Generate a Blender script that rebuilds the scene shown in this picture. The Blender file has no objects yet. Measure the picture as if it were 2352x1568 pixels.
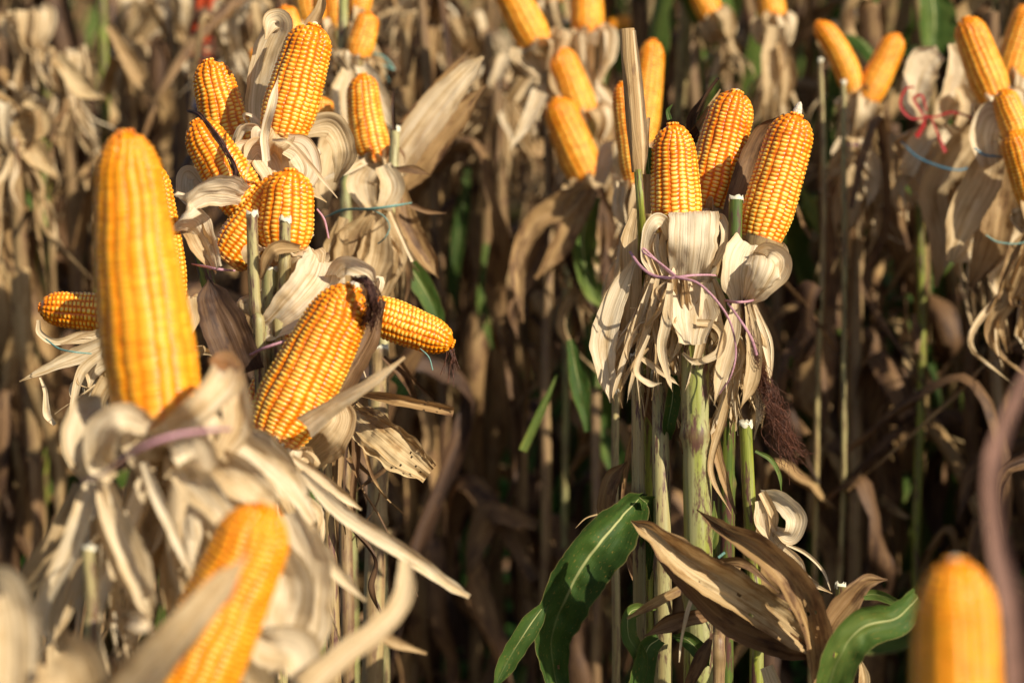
import bpy, math, random
import numpy as np
from mathutils import Vector, Matrix, noise

R = math.radians
scene = bpy.context.scene
COL = scene.collection

# ------------------------------------------------------------------ camera
CAM_H, PITCH, LENS = 1.45, 9.0, 85.0
FOCUS = 2.09
cam_d = bpy.data.cameras.new('camera')
cam = bpy.data.objects.new('camera', cam_d); COL.objects.link(cam)
cam.location = (0, 0, CAM_H); cam.rotation_euler = (R(90 - PITCH), 0, 0)
cam_d.lens = LENS; cam_d.sensor_width = 36; cam_d.clip_start = 0.05; cam_d.clip_end = 500
cam_d.dof.use_dof = True; cam_d.dof.focus_distance = FOCUS; cam_d.dof.aperture_fstop = 4.5
scene.camera = cam

# ------------------------------------------------------------------ world + sun
SUN_EL, SUN_AZ = 34.0, 133.0          # azimuth clockwise from +Y
w = bpy.data.worlds.new('World'); scene.world = w; w.use_nodes = True
nt = w.node_tree; nt.nodes.clear()
sky = nt.nodes.new('ShaderNodeTexSky'); sky.sky_type = 'NISHITA'; sky.sun_disc = False
sky.sun_elevation = R(SUN_EL); sky.sun_rotation = R(SUN_AZ)
bg = nt.nodes.new('ShaderNodeBackground'); bg.inputs[1].default_value = 0.085
wo = nt.nodes.new('ShaderNodeOutputWorld')
nt.links.new(sky.outputs[0], bg.inputs[0]); nt.links.new(bg.outputs[0], wo.inputs[0])
sd = bpy.data.lights.new('sun', 'SUN'); sd.energy = 5.0; sd.angle = R(0.55); sd.color = (1.0, 0.935, 0.81)
so = bpy.data.objects.new('sun', sd); COL.objects.link(so)
ts = Vector((math.sin(R(SUN_AZ)) * math.cos(R(SUN_EL)), math.cos(R(SUN_AZ)) * math.cos(R(SUN_EL)), math.sin(R(SUN_EL))))
so.location = ts * 20; so.rotation_euler = ts.to_track_quat('Z', 'Y').to_euler()
scene.view_settings.view_transform = 'Standard'; scene.view_settings.look = 'None'
scene.view_settings.gamma = 1.0; scene.view_settings.exposure = 0.42
scene.cycles.max_bounces = 6; scene.cycles.diffuse_bounces = 3; scene.cycles.glossy_bounces = 2
scene.cycles.transmission_bounces = 4; scene.cycles.use_denoising = True

# ------------------------------------------------------------------ pixel -> world (2352 x 1568 frame of the photo)
cp, sp_ = math.cos(R(PITCH)), math.sin(R(PITCH))
FWD = Vector((0, cp, -sp_)); UP = Vector((0, sp_, cp)); RT = Vector((1, 0, 0))
def px(d=2.1): return 36.0 / LENS / 2352.0 * d       # metres per pixel at depth d
def P(x, y, d=2.1):
    k = px(d)
    return Vector((0, 0, CAM_H)) + FWD * d + RT * ((x - 1176) * k) + UP * ((784 - y) * k)
def PP(pts, d=2.1):
    return [P(p[0], p[1], p[2] if len(p) > 2 else d) for p in pts]

# ------------------------------------------------------------------ materials
class NT:
    def __init__(s, name):
        s.m = bpy.data.materials.new(name); s.m.use_nodes = True
        s.t = s.m.node_tree; s.t.nodes.clear()
        s.out = s.n('ShaderNodeOutputMaterial')
    def n(s, typ, **kw):
        n = s.t.nodes.new(typ)
        for k, v in kw.items(): setattr(n, k, v)
        return n
    def l(s, a, b): s.t.links.new(a, b)
    def set(s, sock, v):
        if isinstance(v, bpy.types.NodeSocket): s.l(v, sock)
        else: sock.default_value = v
    def math(s, op, a, b=0.0, c=0.0, clamp=False):
        n = s.n('ShaderNodeMath', operation=op, use_clamp=clamp)
        s.set(n.inputs[0], a); s.set(n.inputs[1], b); s.set(n.inputs[2], c); return n.outputs[0]
    def attr(s, name):
        a = s.n('ShaderNodeAttribute', attribute_name=name); x = s.n('ShaderNodeSeparateXYZ')
        s.l(a.outputs['Vector'], x.inputs[0]); return x.outputs
    def vec(s, x, y, z):
        n = s.n('ShaderNodeCombineXYZ'); s.set(n.inputs[0], x); s.set(n.inputs[1], y); s.set(n.inputs[2], z); return n.outputs[0]
    def noise(s, vec, scale=1.0, detail=3.0, rough=0.55):
        n = s.n('ShaderNodeTexNoise'); s.l(vec, n.inputs['Vector'])
        n.inputs['Scale'].default_value = scale; n.inputs['Detail'].default_value = detail; n.inputs['Roughness'].default_value = rough
        return n.outputs['Fac']
    def ramp(s, fac, stops, interp='LINEAR'):
        n = s.n('ShaderNodeValToRGB'); cr = n.color_ramp; cr.interpolation = interp
        while len(cr.elements) < len(stops): cr.elements.new(0.5)
        for e, (p, c) in zip(cr.elements, stops):
            e.position = p; e.color = (*c, 1) if len(c) == 3 else c
        s.set(n.inputs[0], fac); return n.outputs[0]
    def mix(s, f, a, b, mode='MIX'):
        n = s.n('ShaderNodeMix', data_type='RGBA', blend_type=mode)
        s.set(n.inputs['Factor'], f)
        for sock, v in ((n.inputs['A'], a), (n.inputs['B'], b)):
            if isinstance(v, tuple): v = (*v, 1) if len(v) == 3 else v
            s.set(sock, v)
        return n.outputs['Result']
    def mr(s, v, a, b, c=0.0, d=1.0):
        n = s.n('ShaderNodeMapRange'); s.set(n.inputs[0], v)
        for i, q in enumerate((a, b, c, d)): n.inputs[i + 1].default_value = q
        return n.outputs[0]
    def bump(s, h, strength=0.3, dist=0.001):
        n = s.n('ShaderNodeBump'); n.inputs['Strength'].default_value = strength; n.inputs['Distance'].default_value = dist
        s.l(h, n.inputs['Height']); return n.outputs[0]
    def bsdf(s, col, rough=0.6, normal=None, trans=0.0, spec=0.3, sss=0.0, coat=0.0, tcol=None):
        b = s.n('ShaderNodeBsdfPrincipled'); s.set(b.inputs['Base Color'], col if not isinstance(col, tuple) else (*col, 1))
        s.set(b.inputs['Roughness'], rough); b.inputs['Specular IOR Level'].default_value = spec
        if coat: b.inputs['Coat Weight'].default_value = coat; b.inputs['Coat Roughness'].default_value = 0.25
        if sss:
            b.inputs['Subsurface Weight'].default_value = sss; b.inputs['Subsurface Radius'].default_value = (0.004, 0.0018, 0.0005)
            b.inputs['Subsurface Scale'].default_value = 1.0
        if normal is not None: s.l(normal, b.inputs['Normal'])
        o = b.outputs[0]
        if trans:
            t = s.n('ShaderNodeBsdfTranslucent'); s.set(t.inputs[0], tcol if tcol is not None else (col if not isinstance(col, tuple) else (*col, 1)))
            if normal is not None: s.l(normal, t.inputs['Normal'])
            mx = s.n('ShaderNodeMixShader'); mx.inputs[0].default_value = trans
            s.l(o, mx.inputs[1]); s.l(t.outputs[0], mx.inputs[2]); o = mx.outputs[0]
        s.l(o, s.out.inputs[0]); return s.m

# 'co' = (u metres, v metres, tint)    'cn' = (u -1..1, v 0..1, random)
def mat_kernel():
    s = NT('corn_kernels'); co = s.attr('co'); cn = s.attr('cn')
    geo = s.n('ShaderNodeNewGeometry')
    cap = co[0]; t = co[1]; rnd = cn[2]
    big = s.noise(geo.outputs['Position'], 55, 2)
    lo = s.mr(t, 0.45, 1.05, 0.0, 0.30)                       # towards the tip the pale crown shrinks
    c2 = s.math('SUBTRACT', cap, s.math('ADD', lo, s.mr(big, 0.3, 0.75, -0.05, 0.16)))
    c2 = s.math('ADD', c2, s.mr(rnd, 0, 1, -0.10, 0.10))
    body = s.ramp(c2, [(0.0, (0.60, 0.11, 0.001)), (0.25, (0.76, 0.15, 0.001)), (0.48, (0.84, 0.235, 0.002)), (0.58, (0.88, 0.41, 0.018)), (0.76, (0.92, 0.61, 0.13))])
    body = s.mix(s.math('MULTIPLY', co[2], s.mr(cap, 0.0, 0.5, 0.3, 1.0)), body, (0.84, 0.30, 0.002))
    tipc = s.mix(s.mr(t, 0.8, 1.0, 0.0, 0.35), body, (0.84, 0.24, 0.003))
    pale = s.mix(s.mr(t, 0.0, 0.07, 0.35, 0.0), tipc, (0.92, 0.72, 0.40))
    hs = s.n('ShaderNodeHueSaturation'); s.l(pale, hs.inputs['Color'])
    s.l(s.mr(rnd, 0, 1, 0.88, 1.08), hs.inputs['Value']); s.l(s.mr(s.math('FRACT', s.math('MULTIPLY', rnd, 7.31)), 0, 1, 0.497, 0.506), hs.inputs['Hue'])
    ob = s.n('ShaderNodeObjectInfo')
    return s.bsdf(hs.outputs[0], 0.33, None, spec=0.36, sss=0.0, coat=0.05)
def mat_husk(name, ramp, trans=0.28, blot=0.35, rough=0.62, use_obj=True, bstr=0.5):
    s = NT(name); co = s.attr('co'); cn = s.attr('cn')
    u, v, tint = co[0], co[1], co[2]
    z = s.math('MULTIPLY', cn[2], 37.0)
    fine = s.noise(s.vec(s.math('MULTIPLY', u, 1300.0), s.math('MULTIPLY', v, 22.0), z), 1, 2, 0.6)
    mid = s.noise(s.vec(s.math('MULTIPLY', u, 260.0), s.math('MULTIPLY', v, 9.0), z), 1, 2)
    spots = s.noise(s.vec(s.math('MULTIPLY', u, 70.0), s.math('MULTIPLY', v, 22.0), z), 1, 4, 0.65)
    f = s.math('ADD', tint, s.mr(mid, 0.3, 0.7, -0.09, 0.09))
    f = s.math('ADD', f, s.mr(spots, 0.5, 0.75, -0.02, blot))
    f = s.math('ADD', f, s.mr(s.math('ABSOLUTE', cn[0]), 0.75, 1.0, 0.0, 0.08))
    f = s.math('ADD', f, s.mr(cn[1], 0.85, 1.0, 0.0, 0.12))
    if use_obj:
        ob = s.n('ShaderNodeObjectInfo'); f = s.math('ADD', f, s.mr(ob.outputs['Random'], 0, 1, -0.07, 0.07))
    col = s.ramp(f, ramp)
    vein = s.noise(s.vec(s.math('MULTIPLY', u, 520.0), s.math('MULTIPLY', v, 5.0), z), 1, 2, 0.5)
    col = s.mix(1.0, col, s.ramp(fine, [(0.3, (0.74, 0.69, 0.62)), (0.6, (1, 1, 1))]), 'MULTIPLY')
    col = s.mix(1.0, col, s.ramp(vein, [(0.30, (0.74, 0.66, 0.54)), (0.48, (1, 1, 1))]), 'MULTIPLY')
    h = s.math('ADD', s.math('MULTIPLY', fine, 0.5), s.math('ADD', mid, s.math('MULTIPLY', vein, 1.4)))
    return s.bsdf(col, rough, s.bump(h, bstr, 0.0013), trans, 0.3)
def mat_green():
    s = NT('green_leaf'); co = s.attr('co'); cn = s.attr('cn')
    u, v = co[0], co[1]; z = s.math('MULTIPLY', cn[2], 23.0)
    fine = s.noise(s.vec(s.math('MULTIPLY', u, 900.0), s.math('MULTIPLY', v, 6.0), z), 1, 2)
    mid = s.noise(s.vec(s.math('MULTIPLY', u, 60.0), s.math('MULTIPLY', v, 14.0), z), 1, 3)
    spk = s.noise(s.vec(s.math('MULTIPLY', u, 800.0), s.math('MULTIPLY', v, 260.0), z), 1, 2, 0.6)
    f = s.math('ADD', s.mr(mid, 0.25, 0.75, 0.0, 0.5), co[2])
    col = s.ramp(f, [(0.0, (0.024, 0.052, 0.010)), (0.4, (0.050, 0.092, 0.014)), (0.7, (0.12, 0.16, 0.03)), (0.95, (0.32, 0.30, 0.06))])
    col = s.mix(s.mr(spk, 0.62, 0.72, 0, 0.55), col, (0.30, 0.19, 0.04))
    rib = s.math('MULTIPLY', s.mr(s.math('ABSOLUTE', cn[0]), 0.02, 0.07, 0.85, 0.0), s.mr(cn[1], 0.3, 0.6, 1.0, 0.15))
    col = s.mix(rib, col, (0.52, 0.50, 0.20))
    edge = s.mr(s.math('ABSOLUTE', cn[0]), 0.95, 1.0, 0.0, 0.6)
    col = s.mix(edge, col, (0.35, 0.25, 0.09))
    return s.bsdf(col, 0.6, s.bump(s.math('ADD', fine, s.math('MULTIPLY', rib, 1.5)), 0.5, 0.0008), 0.22, 0.18)
def mat_stalk(name, ramp, blotch):
    s = NT(name); co = s.attr('co'); cn = s.attr('cn')
    u, v, tint = co[0], co[1], co[2]
    z = cn[0]
    ob = s.n('ShaderNodeObjectInfo'); orr = ob.outputs['Random']
    zz = s.math('MULTIPLY', orr, 31.0)
    fine = s.noise(s.vec(s.math('MULTIPLY', u, 700.0), s.math('MULTIPLY', v, 10.0), zz), 1, 2)
    mid = s.noise(s.vec(s.math('MULTIPLY', u, 90.0), s.math('MULTIPLY', v, 12.0), zz), 1, 3)
    bl = s.noise(s.vec(s.math('MULTIPLY', u, 110.0), s.math('MULTIPLY', v, 28.0), s.math('ADD', zz, 5.0)), 1, 4, 0.7)
    f = s.math('ADD', tint, s.mr(mid, 0.25, 0.75, -0.16, 0.16)); f = s.math('ADD', f, s.mr(orr, 0, 1, -0.1, 0.1))
    col = s.ramp(f, ramp)
    col = s.mix(s.mr(bl, 0.50, 0.60, 0.0, blotch), col, (0.10, 0.035, 0.03))
    col = s.mix(s.mr(cn[2], 0.2, 1.0, 0.0, 0.65), col, (0.16, 0.10, 0.035))
    col = s.mix(1.0, col, s.ramp(fine, [(0.3, (0.78, 0.76, 0.70)), (0.6, (1, 1, 1))]), 'MULTIPLY')
    return s.bsdf(col, 0.48, s.bump(s.math('ADD', fine, mid), 0.35, 0.0008), 0, 0.35)
def mat_plain(name, col, rough=0.6, var=0.25, scale=300, trans=0.0, bump=0.3, spec=0.3):
    s = NT(name); g = s.n('ShaderNodeNewGeometry'); f = s.noise(g.outputs['Position'], scale, 4)
    c = s.mix(s.mr(f, 0.3, 0.7), tuple(x * (1 - var) for x in col), tuple(min(1, x * (1 + var)) for x in col))
    return s.bsdf(c, rough, s.bump(f, bump, 0.001), trans, spec)
def mat_soil():
    s = NT('soil'); g = s.n('ShaderNodeNewGeometry')
    a = s.noise(g.outputs['Position'], 3, 6); b = s.noise(g.outputs['Position'], 40, 5)
    c = s.ramp(s.math('ADD', s.math('MULTIPLY', a, 0.5), s.math('MULTIPLY', b, 0.5)),
               [(0.35, (0.018, 0.011, 0.007)), (0.5, (0.05, 0.03, 0.018)), (0.62, (0.10, 0.065, 0.035))])
    return s.bsdf(c, 0.95, s.bump(b, 0.9, 0.03), 0, 0.1)

HUSK = [(0.0, (0.86, 0.71, 0.48)), (0.25, (0.72, 0.53, 0.29)), (0.5, (0.50, 0.33, 0.15)), (0.75, (0.22, 0.12, 0.05)), (1.0, (0.07, 0.035, 0.018))]
DRYL = [(0.0, (0.62, 0.45, 0.23)), (0.2, (0.45, 0.28, 0.115)), (0.45, (0.22, 0.12, 0.052)), (0.7, (0.085, 0.043, 0.022)), (1.0, (0.035, 0.02, 0.013))]
M = {
    'kernel': mat_kernel(),
    'husk': mat_husk('dry_husk', HUSK, 0.30, 0.30),
    'dry': mat_husk('dry_leaf', DRYL, 0.20, 0.45),
    'green': mat_green(),
    'stalk_g': mat_stalk('green_stalk', [(0.0, (0.075, 0.11, 0.018)), (0.2, (0.25, 0.26, 0.03)), (0.35, (0.33, 0.31, 0.13)), (0.65, (0.42, 0.30, 0.12)), (1.0, (0.18, 0.09, 0.04))], 0.95),
    'stalk_d': mat_stalk('dry_stalk', [(0.0, (0.58, 0.52, 0.28)), (0.15, (0.42, 0.36, 0.15)), (0.35, (0.38, 0.25, 0.11)), (0.65, (0.19, 0.11, 0.05)), (1.0, (0.06, 0.032, 0.02))], 0.55),
    'pith': mat_plain('stalk_pith', (0.66, 0.58, 0.40), 0.8, 0.2, 900),
    'cobtip': mat_plain('cob_tip', (0.62, 0.50, 0.36), 0.85, 0.4, 700, bump=0.8),
    'silk': mat_plain('corn_silk', (0.11, 0.038, 0.018), 0.5, 0.5, 200),
    'silk_dark': mat_plain('dark_silk', (0.07, 0.028, 0.018), 0.6, 0.5, 200),
    'pink': mat_plain('pink_twine', (0.50, 0.25, 0.28), 0.5, 0.25, 600, 0.15),
    'teal': mat_plain('green_twine', (0.17, 0.31, 0.25), 0.45, 0.2, 600, 0.15),
    'blue': mat_plain('blue_twine', (0.07, 0.20, 0.26), 0.45, 0.2, 600, 0.15),
    'red': mat_plain('red_ribbon', (0.30, 0.009, 0.007), 0.6, 0.2, 200, 0.2),
    'redcloth': mat_plain('red_cloth', (0.36, 0.045, 0.01), 0.9, 0.2, 60),
    'navy': mat_plain('navy_cloth', (0.02, 0.03, 0.075), 0.9, 0.2, 60),
    'mauve': mat_plain('pinkish_dry_blade', (0.21, 0.11, 0.075), 0.8, 0.2, 80, 0.1),
    'soil': mat_soil(),
    'weed': mat_plain('weed_green', (0.14, 0.32, 0.05), 0.6, 0.5, 12, 0.4),
}

# ------------------------------------------------------------------ mesh building
class MB:
    def __init__(s): s.v = []; s.f = []; s.co = []; s.cn = []
    def add(s, v, f, co, cn):
        o = len(s.v); s.v.extend(v); s.f.extend([tuple(i + o for i in q) for q in f]); s.co.extend(co); s.cn.extend(cn)
    def build(s, name, mat, parent=None, base=None, smooth=True):
        b = base if base is not None else (Vector(parent['_b']) if parent is not None and '_b' in parent else Vector((0, 0, 0)))
        me = bpy.data.meshes.new(name)
        me.from_pydata([(p[0] - b[0], p[1] - b[1], p[2] - b[2]) for p in s.v], [], s.f)
        for nm, dat in (('co', s.co), ('cn', s.cn)):
            a = me.attributes.new(nm, 'FLOAT_VECTOR', 'POINT'); a.data.foreach_set('vector', np.array(dat, dtype=np.float32).ravel())
        if smooth: me.polygons.foreach_set('use_smooth', [True] * len(me.polygons))
        me.materials.append(mat)
        o = bpy.data.objects.new(name, me); COL.objects.link(o)
        if parent is not None: o.parent = parent
        elif base is not None: o.location = b
        return o

def thing(name, label, cat, loc, group=None):
    o = bpy.data.objects.new(name, None); COL.objects.link(o); o.location = loc
    o.empty_display_size = 0.05; o['_b'] = tuple(loc); o['label'] = label; o['category'] = cat
    if group: o['group'] = group
    return o
def tag(o, label, cat, group=None, kind=None):
    if label: o['label'] = label
    if cat: o['category'] = cat
    if group: o['group'] = group
    if kind: o['kind'] = kind
    return o

def spline(pts, n):
    pts = [Vector(p) for p in pts]
    if len(pts) == 2: return [pts[0].lerp(pts[1], i / n) for i in range(n + 1)]
    q = [pts[0] * 2 - pts[1]] + pts + [pts[-1] * 2 - pts[-2]]
    out = []; m = len(pts) - 1
    for i in range(n + 1):
        t = i / n * m; k = min(int(t), m - 1); u = t - k
        a, b, c, d = q[k], q[k + 1], q[k + 2], q[k + 3]
        out.append(0.5 * ((2 * b) + (c - a) * u + (2 * a - 5 * b + 4 * c - d) * u * u + (3 * b - 3 * c + d - a) * u ** 3))
    return out
def lerpl(a, t):
    if not isinstance(a, (list, tuple)): return a
    k = t * (len(a) - 1); i = min(int(k), len(a) - 2); u = k - i; u = u * u * (3 - 2 * u)
    return a[i] * (1 - u) + a[i + 1] * u

def ribbon(mb, path, width, rng, n=18, m=6, cup=0.18, twist=(0, 0), side=None, face=None, tint=0.15, rag=0.0, wav=0.05, th=0.0, pleat=0.02):
    """A leaf-like strip along PATH. side: fixed across-direction; face: direction its front looks to."""
    pts = spline(path, n)
    if face is None: face = Vector((0.15, -1, 0.15))
    seed = rng.random() * 100
    rnd = rng.random()
    V = []; CO = []; CN = []; L = 0; wmax = max(width) if isinstance(width, (list, tuple)) else width
    prev = None
    for i, p in enumerate(pts):
        t = i / n
        T = (pts[min(i + 1, n)] - pts[max(i - 1, 0)])
        if T.length < 1e-9: T = Vector((0, 0, -1))
        T.normalize()
        if side is not None: S = side - T * side.dot(T)
        else: S = T.cross(face)
        if S.length < 1e-4: S = prev if prev is not None else Vector((1, 0, 0))
        S.normalize()
        if prev is not None and side is None and S.dot(prev) < 0: S = -S
        if prev is not None and side is None: S = (S * 0.5 + prev * 0.5).normalized()
        prev = S.copy()
        N = S.cross(T).normalized()
        a = lerpl(list(twist), t)
        S2 = S * math.cos(a) + N * math.sin(a); N2 = -S * math.sin(a) + N * math.cos(a)
        wd = lerpl(width, t)
        if i: L += (pts[i] - pts[i - 1]).length
        cu = lerpl(cup, t)
        for j in range(m + 1):
            x = j / m * 2 - 1
            wj = wd
            if rag and abs(x) > 0.5: wj = wd * (1 - rag * abs(x) * (0.5 + 0.5 * noise.noise(Vector((seed, L * 60, x * 2)))))
            wj *= 1 + 0.10 * abs(x) * noise.noise(Vector((seed + 4, L * 120, x)))
            off = wav * wmax * (noise.noise(Vector((seed + x * 1.3, L * 26, 3))) * (0.45 + abs(x)) + 0.5 * noise.noise(Vector((seed + x * 5, L * 70, 9))))
            off += 0.055 * wmax * (abs(noise.noise(Vector((seed * 2, x * 2.4 + L * 9, L * 34)))) * 2 - .5) + 0.02 * wmax * noise.noise(Vector((seed * 5, x * 3, L * 170)))
            off += pleat * wmax * 1.6 * noise.noise(Vector((seed * 3 + x * 3.2, L * 7, 5)))
            q = p + S2 * (x * wj * 0.5) + N2 * (cu * wd * (x * x - 0.4) + off)
            V.append(q); CO.append((x * wmax * 0.5, L, tint)); CN.append((x, t, rnd))
    F = []
    for i in range(n):
        for j in range(m):
            a = i * (m + 1) + j
            if rag and i > n * 0.6 and rng.random() < rag * 0.10: continue
            F.append((a, a + 1, a + m + 2, a + m + 1))
    mb.add(V, F, CO, CN)

def tube(mb, path, rad, n=12, m=8, tint=0.3, cap=False, flat=1.0, rnd=0.0):
    pts = spline(path, n)
    V = []; CO = []; CN = []; L = 0
    T0 = (pts[1] - pts[0]).normalized(); S = T0.cross(Vector((0.1, -1, 0.05))); 
    if S.length < 1e-3: S = T0.cross(Vector((1, 0, 0)))
    S.normalize()
    for i, p in enumerate(pts):
        t = i / n; T = (pts[min(i + 1, n)] - pts[max(i - 1, 0)]).normalized()
        S = (S - T * S.dot(T)).normalized(); N = S.cross(T)
        if i: L += (pts[i] - pts[i - 1]).length
        r = lerpl(rad, t)
        for j in range(m):
            a = 2 * math.pi * j / m
            V.append(p + S * (math.cos(a) * r) + N * (math.sin(a) * r * flat)); CO.append((a * r, L, tint)); CN.append((a / 6.283, t, rnd))
    F = [(i * m + j, i * m + (j + 1) % m, (i + 1) * m + (j + 1) % m, (i + 1) * m + j) for i in range(n) for j in range(m)]
    if cap:
        F.append(tuple(range(m - 1, -1, -1))); F.append(tuple(n * m + j for j in range(m)))
    mb.add(V, F, CO, CN)

def stalk_mesh(mb, path, r, rng, tint=0.35, n=60, m=14, nodes=0.16, phase=None):
    """Corn stalk: a slightly grooved cane with swollen joints every NODES metres."""
    pts = spline(path, n); V = []; CO = []; CN = []; L = 0; ph = rng.random() if phase is None else phase
    T0 = (pts[1] - pts[0]).normalized(); S = T0.cross(Vector((0, 1, 0))); S.normalize()
    for i, p in enumerate(pts):
        t = i / n; T = (pts[min(i + 1, n)] - pts[max(i - 1, 0)]).normalized()
        S = (S - T * S.dot(T)).normalized(); N = S.cross(T)
        if i: L += (pts[i] - pts[i - 1]).length
        f = (L / nodes + ph) % 1.0; dn = min(f, 1 - f) * nodes
        nd = math.exp(-(dn / 0.006) ** 2)
        rr = lerpl(r, t) * (1 + 0.14 * nd - 0.04 * math.exp(-((dn - 0.014) / 0.008) ** 2))
        seg = math.floor(L / nodes + ph)
        gd = (seg % 2) * math.pi
        off = Vector((noise.noise(Vector((ph * 50, L * 4, 0))), noise.noise(Vector((ph * 50, L * 4, 7))), 0)) * 0.003
        for j in range(m):
            a = 2 * math.pi * j / m
            g = 1 - 0.10 * max(0, math.cos(a - gd)) ** 6
            V.append(p + off + S * (math.cos(a) * rr * g) + N * (math.sin(a) * rr * g)); CO.append((a * 0.012, L, tint)); CN.append((a / 6.283, t, nd))
    F = [(i * m + j, i * m + (j + 1) % m, (i + 1) * m + (j + 1) % m, (i + 1) * m + j) for i in range(n) for j in range(m)]
    mb.add(V, F, CO, CN)

def cut_top(th, c, r, axis, rng):
    """pale ragged pith of a cut stalk"""
    mb = MB(); axis = axis.normalized(); S = axis.cross(Vector((0, 1, 0))).normalized(); N = S.cross(axis)
    V = [c + axis * 0.002]; CO = [(0, 0, 0)]; CN = [(0, 0, 0)]; m = 16; F = []
    for k, (rr, h) in enumerate(((0.55, 0.0005), (0.97, 0.002), (1.05, -0.0005), (1.03, -0.0022))):
        for j in range(m):
            a = 2 * math.pi * j / m; hh = h + (rng.uniform(-.5, 1) * 0.003 if k in (1, 3) else 0)
            V.append(c + S * math.cos(a) * r * rr + N * math.sin(a) * r * rr + axis * hh); CO.append((a * r, k * .002, .2)); CN.append((0, 0, 0))
    for j in range(m):
        F.append((0, 1 + j, 1 + (j + 1) % m))
        for k in range(3):
            a = 1 + k * m; F.append((a + j, a + m + j, a + m + (j + 1) % m, a + (j + 1) % m))
    mb.add(V, F, CO, CN); return mb.build('cut_end', M['pith'], th)

# ------------------------------------------------------------------ corn ear
def ear_axis(tip, base, bend):
    A = tip - base; L = A.length; A = A / L
    S = A.cross(Vector((0, 1, 0))); S = S.normalized() if S.length > 1e-3 else Vector((1, 0, 0))
    def at(t): return base + A * (L * t) + S * (bend * L * 4 * t * (1 - t) * 0.25)
    return at, A, S, L
def ear_radius(t, Rr, style):
    ft = style.get('foot', .74); f = ft + (.98 - ft) * math.sin(min(t / 0.30, 1) * math.pi / 2)
    f *= 1 - (style.get('taper', 0.22) + 0.10) * max(0, t - 0.25) ** 1.4
    k = style.get('blunt', 0.16) + 0.03
    if t > 1 - k: f *= math.sqrt(max(0.0, 1 - 0.93 * ((t - 1 + k) / k) ** 2))
    if t < 0.05: f *= 0.82 + 0.18 * (t / 0.05) ** 0.5
    return Rr * f
def ear_kernels(tip, base, dia, rng, rows=15, bend=0.0, style={}, res=(5, 4), klen=0.0043):
    at, A, S, L = ear_axis(tip, base, bend); N = A.cross(S)
    Rr = dia / 2; nk = max(12, int(L / klen)); na, nb = res
    mb = MB(); tw = style.get('twist', rng.uniform(-0.35, 0.35)); sw = style.get('swirl', 0.05); ph0 = rng.random() * 6.28
    sd = rng.random() * 50
    hk = style.get('hk', 0.075) * Rr; sat = style.get('sat', 0.2)
    for r in range(rows):
        phase = rng.random(); al = 2 * math.pi / rows; wv = rng.uniform(0.92, 1.08)
        vs = []; bs = []; ks = []
        ends = [0.0]
        while ends[-1] < nk: ends.append(ends[-1] + rng.uniform(0.84, 1.16) * (1.0 if ends[-1] / nk < 0.85 else 1.15))
        for k in range(len(ends) - 1):
            if ends[k + 1] > nk: break
            kr = rng.random(); hv = rng.uniform(0.84, 1.12)
            for j in range(nb if k < len(ends) - 2 else nb + 1):
                b = j / nb
                vs.append((ends[k] + (ends[k + 1] - ends[k]) * b) / nk); bs.append(b - 0.5); ks.append((kr, hv))
        V = []; CO = []; CN = []
        shift = (phase - 0.5) / nk
        for v, b, (kr, hv) in zip(vs, bs, ks):
            v2 = min(max(v + shift, 0), 1)
            rad = ear_radius(v2, Rr, style); c = at(v2)
            w2 = noise.noise(Vector((r * 0.35 + sd, v2 * 6, 0))) * sw * (1 + 3 * max(0, v2 - 0.75) * 4) + noise.noise(Vector((r * 3.1 + sd, v2 * 25, 4))) * 0.03
            for i in range(na):
                a = i / (na - 1) - 0.5
                prof = max(0, 1 - abs(2 * a) ** 3.0) ** 0.6 * max(0, 1 - abs(2 * b) ** 3.0) ** 0.5
                th = ph0 + al * (r + a * 1.08 * wv) + tw * v2 + w2
                rr = rad - hk * 0.55 + hk * hv * prof * (0.9 if v2 < .85 else 1.05)
                d = S * math.cos(th) + N * math.sin(th)
                tilt = A * (hk * 0.25 * prof)
                V.append(c + d * rr + tilt)
                capv = max(0, 1 - abs(2 * a) ** 2.2) * max(0, 1 - abs(2 * b) ** 2.4)
                CO.append((capv ** 0.8, v2, sat)); CN.append((a, b, kr))
        nn = len(vs)
        F = [(i * na + j, i * na + j + 1, (i + 1) * na + j + 1, (i + 1) * na + j) for i in range(nn - 1) for j in range(na - 1)]
        mb.add(V, F, CO, CN)
    # kernels closing the tip
    rt = ear_radius(1.0, Rr, style)
    c0 = at(1.0)
    # inner core so no gap shows between rows
    core = [at(t) for t in (0, 0.25, 0.5, 0.75, 0.9, 0.96, 1.0)]
    n = 24; V = []; CO = []; CN = []; m = 16
    for i in range(n + 1):
        t = i / n; rad = max(0.001, ear_radius(t, Rr, style) - hk * 0.62); c = at(t)
        for j in range(m):
            a = 2 * math.pi * j / m; V.append(c + (S * math.cos(a) + N * math.sin(a)) * rad); CO.append((0.35, t, sat)); CN.append((0, 0, .5))
    V.append(c0 + A * rt * 0.25); CO.append((0.1, 1, 0)); CN.append((0, 0, .5))
    F = [(i * m + j, i * m + (j + 1) % m, (i + 1) * m + (j + 1) % m, (i + 1) * m + j) for i in range(n) for j in range(m)]
    F += [(n * m + j, n * m + (j + 1) % m, (n + 1) * m) for j in range(m)]
    F.append(tuple(range(m)))
    mb.add(V, F, CO, CN)
    # small round kernels over the tip
    for ring, (fr, cnt) in enumerate(((0.95, 9), (0.55, 5))):
        for k in range(cnt):
            a0 = 6.283 * (k + rng.random() * 0.4) / cnt
            blob(mb, c0 + (S * math.cos(a0) + N * math.sin(a0)) * rt * fr + A * rt * (0.05 + 0.22 * (1 - fr)), rt * 0.36, A * 0.8 + (S * math.cos(a0) + N * math.sin(a0)) * fr, rng)
    return mb, at, A, S, L
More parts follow.
